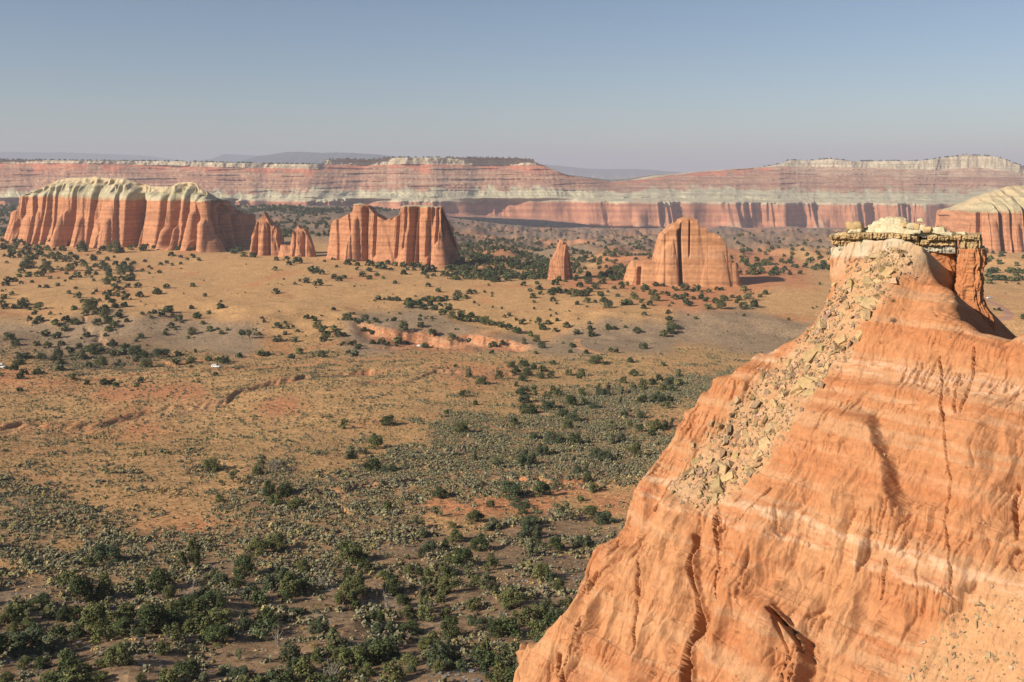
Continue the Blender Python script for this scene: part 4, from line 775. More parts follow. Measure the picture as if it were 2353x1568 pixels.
def trunk(seed, L, thick=0.035, colr=(0.17, 0.12, 0.09), nl=8, twigs=0):
    r = np.random.RandomState(seed + 999); B = Bag(); t = np.linspace(0, 1, 7)
    w = np.cumsum(r.normal(0, 0.012, (7, 2)), 0); P = np.stack([w[:, 0], w[:, 1], t * 0.62 - 0.03], -1); V, Fc = limb_mesh(P, thick * (1 - 0.75 * t)); B.add(V, Fc, colr)
    for i in r.choice(len(L), min(nl, len(L)), False):
        e = L[i, :3]; s0 = P[r.randint(1, 4)]; tt = np.linspace(0, 1, 5)[:, None]; Q = s0 * (1 - tt) + e * tt; Q[1:4] += r.normal(0, 0.02, (3, 3)); V, Fc = limb_mesh(Q, thick * 0.5 * (1 - 0.8 * tt[:, 0]), 4); B.add(V, Fc, colr)
        for j in range(twigs):
            s1 = Q[r.randint(1, 5)]; e1 = s1 + r.normal(0, 0.13, 3) + [0, 0, 0.05]; Q2 = s1 * (1 - tt) + e1 * tt; V, Fc = limb_mesh(Q2, thick * 0.2 * (1 - 0.7 * tt[:, 0]), 3); B.add(V, Fc, colr)
    return B
DK, OL, SG, BL = (0.058, 0.076, 0.030), (0.115, 0.125, 0.048), (0.145, 0.150, 0.080), (0.072, 0.092, 0.048)
KINDS_T = [('dome', DK, 'dark dome-shaped'), ('round', DK, 'dark rounded'), ('multi', BL, 'green many-stemmed'), ('round', OL, 'olive rounded'), ('cone', OL, 'olive conical'),
           ('multi', SG, 'grey-green many-lobed'), ('cone', BL, 'green pointed'), ('dome', OL, 'olive spreading'), ('open', SG, 'thin grey-green'), ('dome', BL, 'low green')]
PROTO = []
for i, (sh, ti, ds) in enumerate(KINDS_T):
    for v in range(2):
        V, Fc, C, L = crown(i * 10 + v, sh, 3400 if sh != 'open' else 1500, 0.022, ti); tb = trunk(i * 10 + v, L)
        cm = mesh_np("crown", V, Fc, C, M_leaf, False); tm = tb.mesh("trunk", M_wood)
        V2, F2, C2, L2 = crown(i * 10 + v, sh, 700, 0.040, ti); tb2 = trunk(i * 10 + v, L2, nl=3)
        cm2 = mesh_np("crown", V2, F2, C2, M_leaf, False); tm2 = tb2.mesh("trunk", M_wood)
        V4, F4, C4, _ = crown(i * 10 + v, sh, 130, 0.105, ti)
        PROTO.append(dict(kind=i, crown=cm, trunk=tm, crown2=cm2, trunk2=tm2, lo=(V4, F4, C4), mid=(V2, F2, C2), desc=ds))
# dead snags
r = np.random.RandomState(3); SNAG = []
for i in range(3):
    L = np.stack([r.uniform(-.4, .4, 12), r.uniform(-.4, .4, 12), r.uniform(.35, 1, 12), r.uniform(.1, .2, 12)], -1); b = trunk(500 + i, L, 0.035, (0.30, 0.265, 0.23), 12, 5); SNAG.append(b.mesh("dead_juniper", M_wood))

# ---------------------------------------------------------------- surveyed trees: (x, foot y or centre y, width[, height]) per survey sheet
T = []
def sheet(ox, oy, k, data, far=True):
    for e in data:
        x, y, w = e[:3]; h = e[3] if len(e) > 3 else w * (0.80 if far else 0.85)
        T.append((ox + x * k, oy + (y + h * 0.5) * k, w * k, h * k))
S1 = [(20,920,40),(60,940,40),(150,925,60),(195,940,60),(30,980,70),(90,985,50),(130,980,60),(255,985,70),(350,985,70),(430,995,60),(400,935,70),(310,930,40),(480,940,70),(560,945,60),(640,950,60),(750,960,90),(575,1000,60),(505,1000,30),(755,995,80),(860,965,50),(940,995,60),(1060,985,130),(1110,1010,60),(1195,990,50),(1240,975,40),(1330,985,90),(1320,1003,40),(1410,985,40),(1497,978,30),(1540,985,30),(1645,988,60),(1740,1003,40),(1800,992,50),(1895,997,20),(1940,995,40),(2000,995,30),(2080,1010,40),(2140,1025,50),(2190,1010,60),(2240,1050,60),(2320,1055,60),
(105,1022,70),(195,1030,60),(265,1035,60),(360,1035,60),(40,1060,30),(105,1060,60),(182,1062,35),(255,1080,55),(320,1070,70),(405,1060,40),(480,1055,90),(535,1042,40),(545,1070,70),(615,1085,80),(645,1042,40),(690,1080,60),(806,1055,20),(857,1082,65),(908,1037,40),(985,1092,45),(1048,1073,25),(1168,1095,35),(1333,1110,35),(1473,1137,38),(1530,1120,38),(1570,1047,50),(1600,1060,25),(1660,1068,35),(1722,1092,30),(1768,1065,45),(1830,1097,35),(1583,1143,33),(1660,1133,30),(250,1132,120),(60,1123,30),(405,1102,35),(515,1107,30),(425,1150,100),(385,1170,50),(688,1140,50),(752,1117,50),(775,1142,60),(650,1172,85),(568,1187,40),(478,1197,45),(530,1165,20),(818,1182,52),(880,1150,50),(940,1125,50),(965,1165,90),(1060,1130,50),(1095,1162,45),(1138,1140,60),(1235,1125,30),(1205,1135,35),(1190,1165,110),(1372,1163,30),(1393,1180,22),(1310,1197,38),(1463,1211,38),(1425,1222,12),(1664,1180,15),(1371,1221,25),(195,1200,60),(265,1233,60),(175,1245,45),(345,1232,65),(395,1237,30),(400,1205,50),(612,1222,35),(708,1238,68),(660,1265,45),(808,1222,58),(880,1222,38),(842,1257,30),(860,1285,30),(995,1202,60),(1000,1240,60),(1040,1275,60),(1100,1205,90),(1110,1268,50),(1160,1270,60),(1215,1265,60),(1210,1230,40),(1085,1297,40),(965,1297,80),(72,1280,60),(50,1315,60),(133,1283,50),(195,1310,35),(293,1300,32),(230,1307,10),(460,1263,35),(537,1266,25),(600,1291,25),(527,1328,40),(425,1343,45),(365,1343,30),(698,1358,33),(1048,1332,42),(1070,1368,75),(1125,1365,35),(1175,1337,50),(1267,1332,60),(1532,1342,55),(1768,1330,45),(1440,1388,75),(1882,1422,38),(1287,1418,65),(110,1410,45),(38,1437,55),(20,1382,25),(630,1398,40),(712,1430,60),(730,1407,30),(855,1407,30),(885,1384,33),(988,1405,70),(1043,1410,30),(1075,1420,45),(1135,1397,35),(1160,1440,75),(985,1450,50),(762,1477,48),(835,1510,125),(860,1470,35),(912,1472,38),(1033,1478,60),(1140,1508,50),(1060,1520,50),(215,1480,90),(200,1510,90),(130,1530,50),(360,1520,90),(270,1548,40),(25,1490,50),(40,1525,60),(680,1540,48),(965,1545,60),(1755,1537,40),(2025,1522,55),(2030,1480,25),(1555,1555,70)]
S2 = [(175,1180,45),(185,1090,45),(280,1085,50),(385,1100,80),(300,1132,50),(510,1185,65),(565,1175,35),(560,1203,45),(608,1215,50),(520,1218,30),(740,1160,28),(630,1110,28),(705,1093,30),(838,1122,60),(897,1110,30),(930,1140,45),(1010,1145,25),(1030,1115,40),(930,1182,35),(1042,1190,52),(980,1232,60),(1110,1235,42),(1043,1262,50),(1168,1265,33),(722,1255,55),(760,1275,55),(807,1258,48),(468,1290,60),(405,1288,30),(357,1318,32),(573,1310,75),(645,1295,12),(550,1352,15),(902,1342,18),(1275,1305,38),(1578,1332,48),(1678,1378,52),(180,1385,60),(185,1410,20),(255,1277,20),(115,1325,12),(1120,1450,50),(1090,1473,22),(1180,1455,25),(1225,1455,50),(1260,1460,40),(1300,1460,50),(1465,1432,22),(1400,1480,80),(1430,1510,80),(1490,1490,70),(1540,1460,50),(1580,1450,50),(1630,1460,60),(1690,1460,60),(1740,1450,50),(1855,1415,90),(1960,1395,55),(2005,1390,40),(1920,1440,50),(1838,1455,50),(1600,1500,60),(1540,1530,70),(1685,1510,45),(1760,1535,80),(1640,1540,60),(2168,1405,28),(715,1550,40),(1060,1135,60),(1140,1150,80),(1210,1125,50),(1170,1165,60),(1235,1185,35),(1280,1140,50),(1355,1215,55),(1350,1145,60),(1440,1145,60),(1450,1187,35),(1500,1150,60),(1550,1180,80),(1545,1220,50),(1620,1180,70),(1633,1238,40),(1573,1257,38),(1610,1150,50),(1680,1150,60),(1735,1225,70),(1785,1195,40),(1765,1170,60),(1805,1240,50),(1890,1180,80),(1900,1225,60),(1920,1255,50),(1970,1250,60),(2020,1170,40),(2040,1210,70),(2130,1190,90),(2100,1210,70),(2150,1230,90),(2110,1265,50),(2185,1265,100),(2065,1275,25),(1785,1272,20),(2320,1270,60),(1390,1185,35),(2250,1210,50),(2300,1220,50)]
S3 = [(110,1320,50),(395,1310,60),(228,1310,42),(252,1355,60),(165,1378,40),(262,1403,42),(195,1430,60),(370,1385,70),(430,1375,70),(365,1410,40),(500,1395,60),(560,1400,90),(620,1405,80),(680,1400,80),(710,1375,50),(620,1327,60),(770,1340,80),(840,1300,60),(815,1305,40),(705,1290,80),(490,1290,35),(435,1282,40),(378,1463,50),(410,1500,25),(600,1497,42),(690,1470,60),(762,1482,35),(840,1465,65),(880,1508,90),(687,1528,22),(810,1410,60),(880,1390,25),(940,1355,40),(970,1425,40),(1005,1315,50),(1055,1318,45),(1015,1350,40),(1120,1430,85),(1117,1362,30),(1020,1495,60),(1080,1490,60),(1192,1482,40),(1205,1385,25),(1270,1385,25),(1265,1408,35),(1220,1350,70),(1290,1310,40),(1320,1325,50),(1385,1330,40),(1305,1400,55),(1320,1440,90),(1425,1412,50),(1380,1403,35),(1270,1498,55),(1210,1530,50),(1470,1495,30),(1445,1520,25),(1480,1355,30),(1505,1370,40),(1500,1440,60),(1585,1350,85),(1600,1420,50),(1560,1440,60),(1600,1480,60),(1630,1500,70),(1670,1450,40),(1695,1360,70),(1650,1380,35),(1740,1402,30),(1740,1440,55),(1785,1465,50),(1808,1385,45),(1885,1365,40),(1925,1365,40),(1950,1450,60),(1870,1475,60),(1925,1510,100),(2025,1435,40),(2085,1450,50),(2130,1360,60),(2075,1480,50),(2130,1520,80),(2150,1440,50),(2225,1505,75),(2180,1440,100),(2280,1430,40),(2325,1400,50),(1800,1530,60)]
S5 = [(510,55,38),(625,30,90),(590,85,50),(660,75,60),(720,60,60),(735,85,90),(795,40,40),(857,30,42),(240,85,40),(347,90,32),(275,125,60),(205,125,40),(240,150,40),(455,125,60),(380,150,60),(520,140,70),(670,145,70),(830,75,30),(820,100,60),(745,135,80),(785,165,60),(872,137,38),(980,90,30),(1028,85,28),(1063,78,40),(1040,112,28),(1110,85,60),(1165,65,60),(1190,100,30),(1230,120,60),(1318,50,32),(1440,83,38),(1520,42,42),(1357,103,60),(1395,153,35),(1180,170,50),(1250,150,25),(1210,195,25),(1140,225,40),(1145,200,25),(1330,212,70),(1295,255,30),(1445,195,55),(1500,195,25),(1525,220,40),(1565,200,25),(965,245,50),(935,275,30),(740,195,50),(727,237,32),(600,235,50),(445,190,60),(312,225,60),(395,240,60),(560,262,22),(60,245,80),(110,290,70),(252,297,48),(330,305,60),(422,293,50),(20,352,25),(240,347,28),(480,340,60),(540,315,55),(600,330,60),(650,320,80),(690,340,60),(770,290,80),(870,315,60),(150,375,120,65),(285,380,65),(400,350,70,90),(385,390,80,55),(560,365,120,80),(620,345,80),(780,360,60),(845,355,60),(940,340,110,80),(990,370,70),(1110,360,120,75),(1225,367,48),(1347,348,22,32),(1013,310,20),(130,425,80,45),(45,465,30),(100,460,60),(165,490,60),(140,520,60),(255,490,60),(15,512,35),(300,497,25),(415,465,60),(420,425,50),(610,445,50),(700,415,90),(825,420,35),(945,405,50),(1005,430,90,65),(1210,418,50),(1320,405,60),(1300,420,40),(1318,455,28),(1440,400,50),(1500,410,50),(1550,400,70),(1545,415,60),(1650,378,50),(1800,360,50),(1840,365,50),(2010,385,50),(2060,350,60),(2220,365,70),(1910,170,60),(1820,143,30),(1805,118,25),(1965,152,28),(1980,183,40),(2020,180,25),(2115,112,45),(2160,125,50),(2190,165,70),(2230,200,60),(2250,235,60),(2230,262,55),(2215,105,18),(1915,255,70),(2028,270,48),(1965,225,35),(2050,210,30),(1720,230,90),(1665,220,50),(1785,230,40),(2300,190,50),(2330,230,60),(492,525,62),(600,567,42),(715,562,60),(772,560,48),(800,580,48),(975,548,55),(942,582,42),(1485,508,40),(2043,478,28),(1370,562,25),(1337,558,18),(135,617,40)]
S5n = [(1450,1130,130,100),(1610,1212,115,92),(1520,1245,30,28),(1810,1110,100,110),(1770,1170,100,65),(1518,1362,62,62),(1665,1298,50,30),(1855,1290,80,110),(1970,1290,110,110),(1895,1370,105,100),(2040,1395,120,92),(713,1530,32,40)]
S6 = [(85,90,25),(45,108,80),(160,120,60),(100,135,40),(120,145,40),(235,135,45),(190,150,28),(260,150,25),(318,137,25),(365,130,40),(402,90,22),(545,105,25),(540,130,30),(582,122,22),(628,120,30),(430,175,65,75),(385,245,55),(155,200,45),(205,220,45),(20,235,40),(215,285,45),(280,280,60),(320,300,40),(380,308,30),(395,275,60),(90,295,50),(60,295,40),(10,300,40),(120,320,50),(50,355,40),(90,365,60),(455,245,28),(548,165,50),(510,20,100),(600,40,80),(640,60,50),(730,50,70),(700,80,60),(760,95,70),(830,90,60),(820,120,60),(870,125,60),(895,100,50),(950,130,60),(990,135,80),(1040,155,50),(1100,165,60),(1150,180,60),(1210,200,60),(1250,148,50),(1160,98,35),(1125,110,30),(1205,130,28),(1303,140,18),(1360,140,48,55),(1385,182,50),(1425,150,42),(1487,135,32),(1553,170,55),(1475,203,40),(1620,218,48),(1713,188,40),(1708,155,28),(1723,228,60),(1838,183,50),(1885,188,35),(1957,182,25),(2040,203,65),(2260,125,50),(2270,165,70),(2270,200,80),(2225,228,60),(2310,180,50),(1628,22,35),(1693,45,22),(2087,92,38),(2152,52,25),(2255,78,28),(760,265,65),(630,268,60),(580,272,50),(880,278,40),(1110,285,40),(1045,305,60),(1038,355,40),(1245,275,80,50),(1300,230,50),(1345,262,60,60),(1385,305,65),(1595,310,45),(1530,293,25),(1580,350,35),(1687,355,38),(1858,340,38),(1895,348,40),(2085,312,65),(1340,360,35,25),
(1257,432,85,48),(1175,443,65,45),(1457,427,45),(1755,405,115,65),(1812,432,35),(1990,412,50),(2217,440,38),(1325,455,45,52),(1385,470,60),(1200,487,80,60),(1280,490,75,60),(1253,535,75,50),(1088,508,68,75),(900,495,85,75),(972,550,85,60),(1368,515,62,52),(1450,510,70,55),(1570,495,58,52),(1657,495,60,65),(1637,525,40),(787,453,30),(620,460,20),(680,467,18),(2020,498,70),(1948,545,55,60),(2080,575,75,80),(2145,560,60),(2190,535,60),(2260,560,80,80),(2310,500,80,70),(2330,560,60),(2215,600,70),(2285,610,60),(1990,590,110,70),(1930,620,90,65),(1800,615,100,90),(1830,590,80),(1250,620,110,65),(1260,675,110,65),(1325,600,38,45),(1338,638,35,45),(1207,577,30,40),(1460,615,38,60),(1495,635,52,55),(1423,645,58,58),(1420,710,140,85),(1290,740,130,85),(1580,690,90,90),(1675,695,60,50),(1745,720,80,55),(1657,632,65,70),(1925,690,25,45),(2075,680,80,65),(2185,670,100,75),(2260,680,60),(2240,720,70,55)]
S6n = [(1950,780,55,50),(2072,790,75,55),(1990,845,45,65),(1865,860,105,78),(2065,875,55,65),(2145,910,55,48),(2170,855,120,85),(2250,840,80,75),(1530,775,100,60),(1600,790,110,90),(1560,850,90,70),(1880,945,90,85),(1935,945,60,80),(2015,1028,110,100),(1610,950,95,95),(1460,935,140,90),(1330,935,80,50),(1190,830,60,70),(830,870,110,100),(840,640,60,55),(925,705,38,38),(725,768,35,35),(325,825,120,80),(25,850,70,75),(235,970,110,110),(145,1030,70,60),(45,1045,110,100),(215,1130,120,90),(330,1150,110,60),(935,1060,80,90),(1070,1095,150,80),(1275,1090,150,110),(1385,1030,105,85),(1780,1050,150,95),(1600,1095,30,45),(1650,1155,130,75),(1700,1215,65,90),(685,1320,105,85),(1180,1300,190,115),(1380,1290,115,115),(1480,1280,85,85),(1745,1290,75,70),(1647,1360,48,50),(1030,1400,60,60),(1230,1390,120,70),(1245,1445,70,60),(660,1450,100,95),(920,1480,120,110),(1355,1470,80,80),(1530,1450,150,140),(510,1530,120,100),(315,1400,55,80),(1720,1440,100,75),(1800,1480,150,110),(765,1545,60,60),(1050,1530,120,70),(1290,1520,150,90)]
S7 = [(210,700,130,110),(740,655,185,155),(1330,605,100,120),(1250,715,90,130),(1335,700,95,140),(1780,620,130,130),(1900,590,150,140),(1680,745,150,155),(1440,815,140,115),(1890,840,150,175),(2000,880,170,170),(2080,755,100,90),(1755,820,80,65),(1975,965,75,90),(555,900,165,240),(715,890,150,190),(960,890,70,160),(1090,840,150,170),(1200,860,140,130),(1160,930,90,100),(285,1000,180,100),(325,1075,90,80),(440,1085,95,120),(530,1080,110,120),(650,1110,190,230),(870,1060,120,130),(850,1170,160,140),(1050,1100,220,260),(1190,1060,120,140),(1310,1130,150,155),(1470,980,170,140),(1515,1100,180,130),(1510,1220,190,150),(1700,1125,130,140),(2040,1070,100,70),(1945,1115,60,60),(1870,1150,60,80),(1910,1180,70,80),(2200,1170,130,110),(2290,1240,110,130),(50,1100,120,130),(190,1150,110,70),(180,1250,230,180),(380,1280,170,175),(20,1290,90,150),(170,1420,100,100),(290,1420,110,95),(450,1380,100,120),(520,1440,80,80),(490,1270,80,85),(810,1370,170,170),(1130,1320,90,110),(1335,1310,70,70),(1410,1290,40,40),(1290,1450,170,155),(1650,1370,90,100),(1560,1460,170,90),(1640,1490,140,100),(1790,1520,80,90),(2030,1430,110,120),(680,1530,150,100),(970,1530,70,90),(1150,1545,100,80),(1430,1520,100,80),(40,1530,90,90),(2320,1380,80,120),(690,1430,80,70),(120,1350,80,80),(90,1180,90,80),(960,1220,80,80)]
S8 = [(680,650,180,190),(780,690,60,80),(730,880,160,170),(650,950,160,170),(725,1030,70,90),(945,350,60,90),(1185,515,110,95),(1230,620,130,80),(1180,660,45,90),(1345,600,50,80),(1420,550,110,90),(1590,590,130,130),(1460,690,170,150),(1370,700,60,100),(1640,470,150,90),(1900,620,150,165),(2100,600,120,120),(1930,510,160,120),(2290,580,130,115),(1665,690,50,70),(1680,740,40,60),(1660,850,140,150),(1555,850,80,80),(1375,790,110,80),(1370,890,140,130),(1260,920,70,80),(1180,920,80,130),(980,880,140,150),(1100,780,80,80),(920,820,80,70),(1160,790,60,80),(1690,930,50,60),(1820,980,170,155),(2010,790,120,130),(2080,830,80,80),(2110,890,110,105),(2020,1060,130,105),(1070,1080,110,100),(1050,990,100,100),(870,1100,120,115),(910,1180,160,95),(1110,1180,150,95),(1390,1170,140,180),(1350,1080,80,80),(1620,1140,130,85),(1700,1180,95,140),(1630,1320,130,190),(1560,1360,80,85),(1330,1290,110,130),(1210,1290,100,95),(690,1370,220,175),(585,1250,120,115),(830,1390,80,110),(995,1340,70,120),(1030,1260,40,80),(1420,1390,80,90),(790,1550,60,60),(1000,1555,60,50),(800,1480,110,100),(1310,1450,90,90)]
sheet(0, 321.7, .2502, S1); sheet(588.3, 321.7, .2502, S2); sheet(1176.6, 321.7, .2502, S3)
sheet(0, 689.4, .3334, S5); sheet(0, 689.4, .3334, S5n, False); sheet(784.2, 689.4, .3334, [t for t in S6 if t[1] >= 75]); sheet(784.2, 689.4, .3334, S6n, False); sheet(0, 1045.5, .3334, S7, False); sheet(574.5, 1045.5, .3334, S8, False)
S4 = [(700,460,150,70),(850,470,120,60),(690,560,130,80),(820,520,110,60),(950,500,150,90),(1100,520,150,80),(1180,520,120,70),(1280,500,80,90),(1190,440,90,70),(1060,390,60,60),(1150,350,70,40),(880,360,50,40),(1000,580,50,35),(1230,600,50,40),(880,1060,60,60),(800,1060,50,40),(1310,1190,100,110),(1010,370,60,50),(690,365,40,30)]
sheet(2183.1, 574.5, .1282, S4)
TA = np.array(T)
keepT = (TA[:, 2] >= 3.0); TA = TA[keepT]
gx, gy, gz = place(TA[:, 0], np.minimum(TA[:, 1], 1640))
mpp = gy / F; wid = TA[:, 2] * mpp * np.where(TA[:, 1] > 1150, 1.28, np.where(TA[:, 1] < 720, 1.38, 1.2)); hei = TA[:, 3] * mpp * np.where(TA[:, 1] > 1150, 0.92, np.where(TA[:, 1] < 720, 1.15, 1.0))
rt = np.random.RandomState(11)
# extra trees too small or too crowded to single out: badlands, plateau foot, mesa rim, gaps of the woodland
EX = []
def scatter(n, x0, x1, y0, y1, dens, wmin, wmax, seed):
    r = np.random.RandomState(seed); px = r.uniform(x0, x1, n); py = r.uniform(y0, y1, n); Y = inv_Y(px, py); X = (px - CX) / F * Y
    d = dens(px, py, X, Y); k = r.rand(n) < d; EX.append(np.stack([X[k], Y[k], r.uniform(wmin, wmax, k.sum())], -1))
nz = lambda X, Y, s, sd: sm(-0.15, 0.45, fbm(X / s, Y / s, 3, sd))
scatter(2600, -100, 760, 484, 548, lambda px, py, X, Y: 0.25 + 0.5 * nz(X, Y, 90, 1), 5, 8, 21)
scatter(2200, -100, 1250, 478, 492, lambda px, py, X, Y: 0.9 + 0 * px, 6, 10, 22)
scatter(2600, 1040, 1500, 505, 645, lambda px, py, X, Y: 0.16 + 0.7 * nz(X, Y, 70, 2), 4.5, 7.0, 23)
scatter(1300, 1040, 1270, 560, 640, lambda px, py, X, Y: 0.1 + 0.5 * nz(X, Y, 60, 3), 4, 7.5, 24)
scatter(2600, 1480, 2400, 530, 635, lambda px, py, X, Y: 0.10 + 0.7 * nz(X, Y, 80, 4) ** 1.3, 5, 8, 25)
scatter(260, 1050, 2000, 640, 740, lambda px, py, X, Y: 0.5 * nz(X, Y, 50, 5), 1.6, 3.2, 26)
scatter(500, 0, 1100, 560, 860, lambda px, py, X, Y: 0.35 * nz(X, Y, 40, 6), 0.9, 1.8, 27)
NFAR = 0
scatter(1100, -60, 1400, 1240, 1600, lambda px, py, X, Y: 0.7 * nz(X, Y, 18, 7) * sm(1240, 1420, py + 0.10 * (px - 700)), 1.2, 3.4, 28)
scatter(600, -900, -40, 560, 1560, lambda px, py, X, Y: 0.3 + 0 * px, 3.5, 6, 29)
nearX = EX.pop(-2); EX = np.vstack(EX); EZ = ground_z(EX[:, 0], EX[:, 1])
# keep extras off the monoliths' feet is not needed: their walls stand over them
order = np.argsort(-(TA[:, 2] * TA[:, 3])); N_IND = 296
ind, rest = order[:N_IND], order[N_IND:]
def pick(i, small):
    r_ = rt.rand(); w, h = TA[i, 2], TA[i, 3]; asp = h / w
    if small: c = [0, 1, 9, 0, 3, 7, 0][rt.randint(7)]
    elif asp > 1.15: c = [1, 4, 2, 5, 1, 3][rt.randint(6)]
    elif asp < 0.75: c = [7, 9, 2, 0, 5][rt.randint(5)]
    else: c = [0, 1, 2, 3, 7, 5, 8, 3][rt.randint(8)]
    return c * 2 + rt.randint(2)
# landmark phrases: zone then nearest landmark
LM = [(496, 842, "the white parked car"), (1285, 600, "the lone spire"), (1570, 580, "the gabled butte"), (905, 545, "the notched butte"), (300, 500, "the cream-capped cliff"), (1010, 765, "the red cutbank"), (965, 790, "the white streak"),
      (540, 905, "the arroyo's dark bend"), (215, 760, "the red gash"), (1330, 785, "the bending track"), (640, 1175, "the small gully"), (1030, 1105, "the pale red bank"), (1178, 1475, "the twin hoodoos"), (690, 545, "the stubby spire"), (620, 540, "the sharp pinnacle"),
      (1450, 1060, "the ridge's left edge"), (1900, 700, "the rubble chute"), (2275, 685, "the dirt road bend"), (20, 843, "the white rocks"), (840, 1300, "the black-shadowed hollow"), (1300, 1100, "the pale bank"), (1560, 880, "the ridge-side grove"), (300, 1450, "the lower-left thicket"), (1500, 700, "the grassy terrace")]
used = {}
def dirword(dx, dy):
    a = ""
    if abs(dy) > 12: a = "below" if dy > 0 else "above"
    b = ""
    if abs(dx) > 14: b = "right" if dx > 0 else "left"
    if a and b: return a + " and " + b + " of"
    return a if a else ((b + " of") if b else "beside")
def zone(x, y):
    if y < 600: return "at the foot of the cliffs"
    if y < 735: return "on the grass terrace"
    if y < 800: return "on the grey slope"
    if y < 880 and x < 1080: return "along the wash"
    if y < 1010 and x < 1080: return "on the tan flat"
    if y < 1010: return "in the right-hand grove"
    if y < 1230: return "amid the sagebrush"
    return "in the near woodland"
LAB = []; rank = {}
info = []
for i in ind:
    small = TA[i, 2] < 25; pk = pick(i, small); x, yb = TA[i, 0], TA[i, 1]; yc = yb - TA[i, 3] / 2
    l = min(LM, key=lambda m: math.hypot(m[0] - x, (m[1] - yc) * 1.6)); dx, dy = x - l[0], yc - l[1]
    near_ = math.hypot(dx, dy); dist = ""
    sz = "huge" if TA[i, 2] > 58 else "large" if TA[i, 2] > 42 else "mid-sized" if TA[i, 2] > 27 else "small" if TA[i, 2] > 18 else "tiny"
    info.append((i, pk, sz, zone(x, yc), dist + dirword(dx, dy) + " " + l[2], x, yc))
from collections import defaultdict
byk = defaultdict(list)
for t in info: byk[(t[2], PROTO[t[1]]['desc'], t[3], t[4])].append(t)
ordw = ["leftmost", "second from left", "third from left", "fourth from left", "fifth from left", "sixth from left", "seventh from left", "eighth from left"]
for key, lst in byk.items():
    sz, ds, zn, loc = key; lst.sort(key=lambda t: t[5])
    for j, t in enumerate(lst):
        pre = ""
        if len(lst) == 2: pre = ["left-hand ", "right-hand "][j]
        elif len(lst) > 2: pre = (ordw[j] if j < len(lst) - 1 else "rightmost") + " "
        lab = f"{pre}{sz} {ds} juniper {loc}"
        if len((lab + " " + zn).split()) <= 16: lab += " " + zn if ("terrace" not in loc and "woodland" not in loc) else ""
        i = t[0]; P = PROTO[t[1]]; rz = rt.uniform(0, 6.28); S = (wid[i], wid[i] * rt.uniform(.85, 1.0), hei[i])
        loc3 = (gx[i], gy[i] , gz[i] - 0.03 * hei[i])
        props = dict(label=lab, category="juniper tree", group="junipers scattered over the valley floor")
        big_ = TA[i, 2] > 24
        o = empty("juniper_tree", loc3, **props); o.rotation_euler = (0, 0, rz); o.scale = S
        link("crown", P['crown' if big_ else 'crown2'], o); link("trunk", P['trunk' if big_ else 'trunk2'], o)
# the rest as one mass
def merge(name, X, Y, Z, W, H, kinds, mat, seed, lod='lo', **props):
    r = np.random.RandomState(seed); VV = []; FF = []; CCc = []; n0 = 0
    for k in sorted(set(kinds)):
        V, Fc, C = PROTO[k][lod] if isinstance(k, (int, np.integer)) else k; m = np.where(np.array(kinds) == k)[0]
        a = r.uniform(0, 6.28, len(m)); ca, sa = np.cos(a)[:, None], np.sin(a)[:, None]; w = W[m][:, None]
        x = (V[None, :, 0] * ca - V[None, :, 1] * sa) * w + X[m][:, None]; y = (V[None, :, 0] * sa + V[None, :, 1] * ca) * w + Y[m][:, None]; z = V[None, :, 2] * H[m][:, None] + Z[m][:, None]
        VV.append(np.stack([x, y, z], -1).reshape(-1, 3)); FF.append((Fc[None] + (np.arange(len(m)) * len(V))[:, None, None]).reshape(-1, 4) + n0)
        CCc.append((C[None] * r.uniform(.75, 1.25, (len(m), 1, 1))).reshape(-1, 3)); n0 += len(m) * len(V)
    return link(name, mesh_np(name, np.vstack(VV), np.vstack(FF), np.vstack(CCc), mat, False), **props)
RX = MESA_RIM; rr = np.random.RandomState(8); ci = rr.randint(60, RX[0].shape[1] - 60, 1500); ri = rr.randint(0, 3, 1500)
mxs = mx_[ci]; kk = (mxs < 1235) | (mxs > 1750); ci, ri = ci[kk], ri[kk]
X_ = np.concatenate([gx[rest], EX[:, 0], RX[0][ri, ci]]); Y_ = np.concatenate([gy[rest], EX[:, 1], RX[1][ri, ci]]); Z_ = np.concatenate([gz[rest], EZ, RX[2][ri, ci]]) - 0.1
W_ = np.concatenate([wid[rest], EX[:, 2], rr.uniform(6, 11, len(ci))]); H_ = np.concatenate([hei[rest], EX[:, 2] * 0.8, rr.uniform(4, 6.5, len(ci))])
merge("juniper_woodland", X_, Y_, Z_, W_, H_, np.array([int([0, 2, 18, 6, 14, 1, 3][q]) for q in rr.randint(0, 7, len(X_))]), M_leaf, 4, kind="stuff", label="countless small far junipers dotting the badlands, terrace and mesa rim")
zn_ = ground_z(nearX[:, 0], nearX[:, 1]); merge("juniper_saplings", nearX[:, 0], nearX[:, 1], zn_ - .05, nearX[:, 2], nearX[:, 2] * .8, np.array([int([0, 2, 18, 6, 14, 7, 15, 11][q]) for q in rr.randint(0, 8, len(nearX))]), M_leaf, 5, lod="mid", kind="stuff", label="crowded saplings and low junipers filling the near woodland")
print("trees", len(ind), len(rest), len(EX))

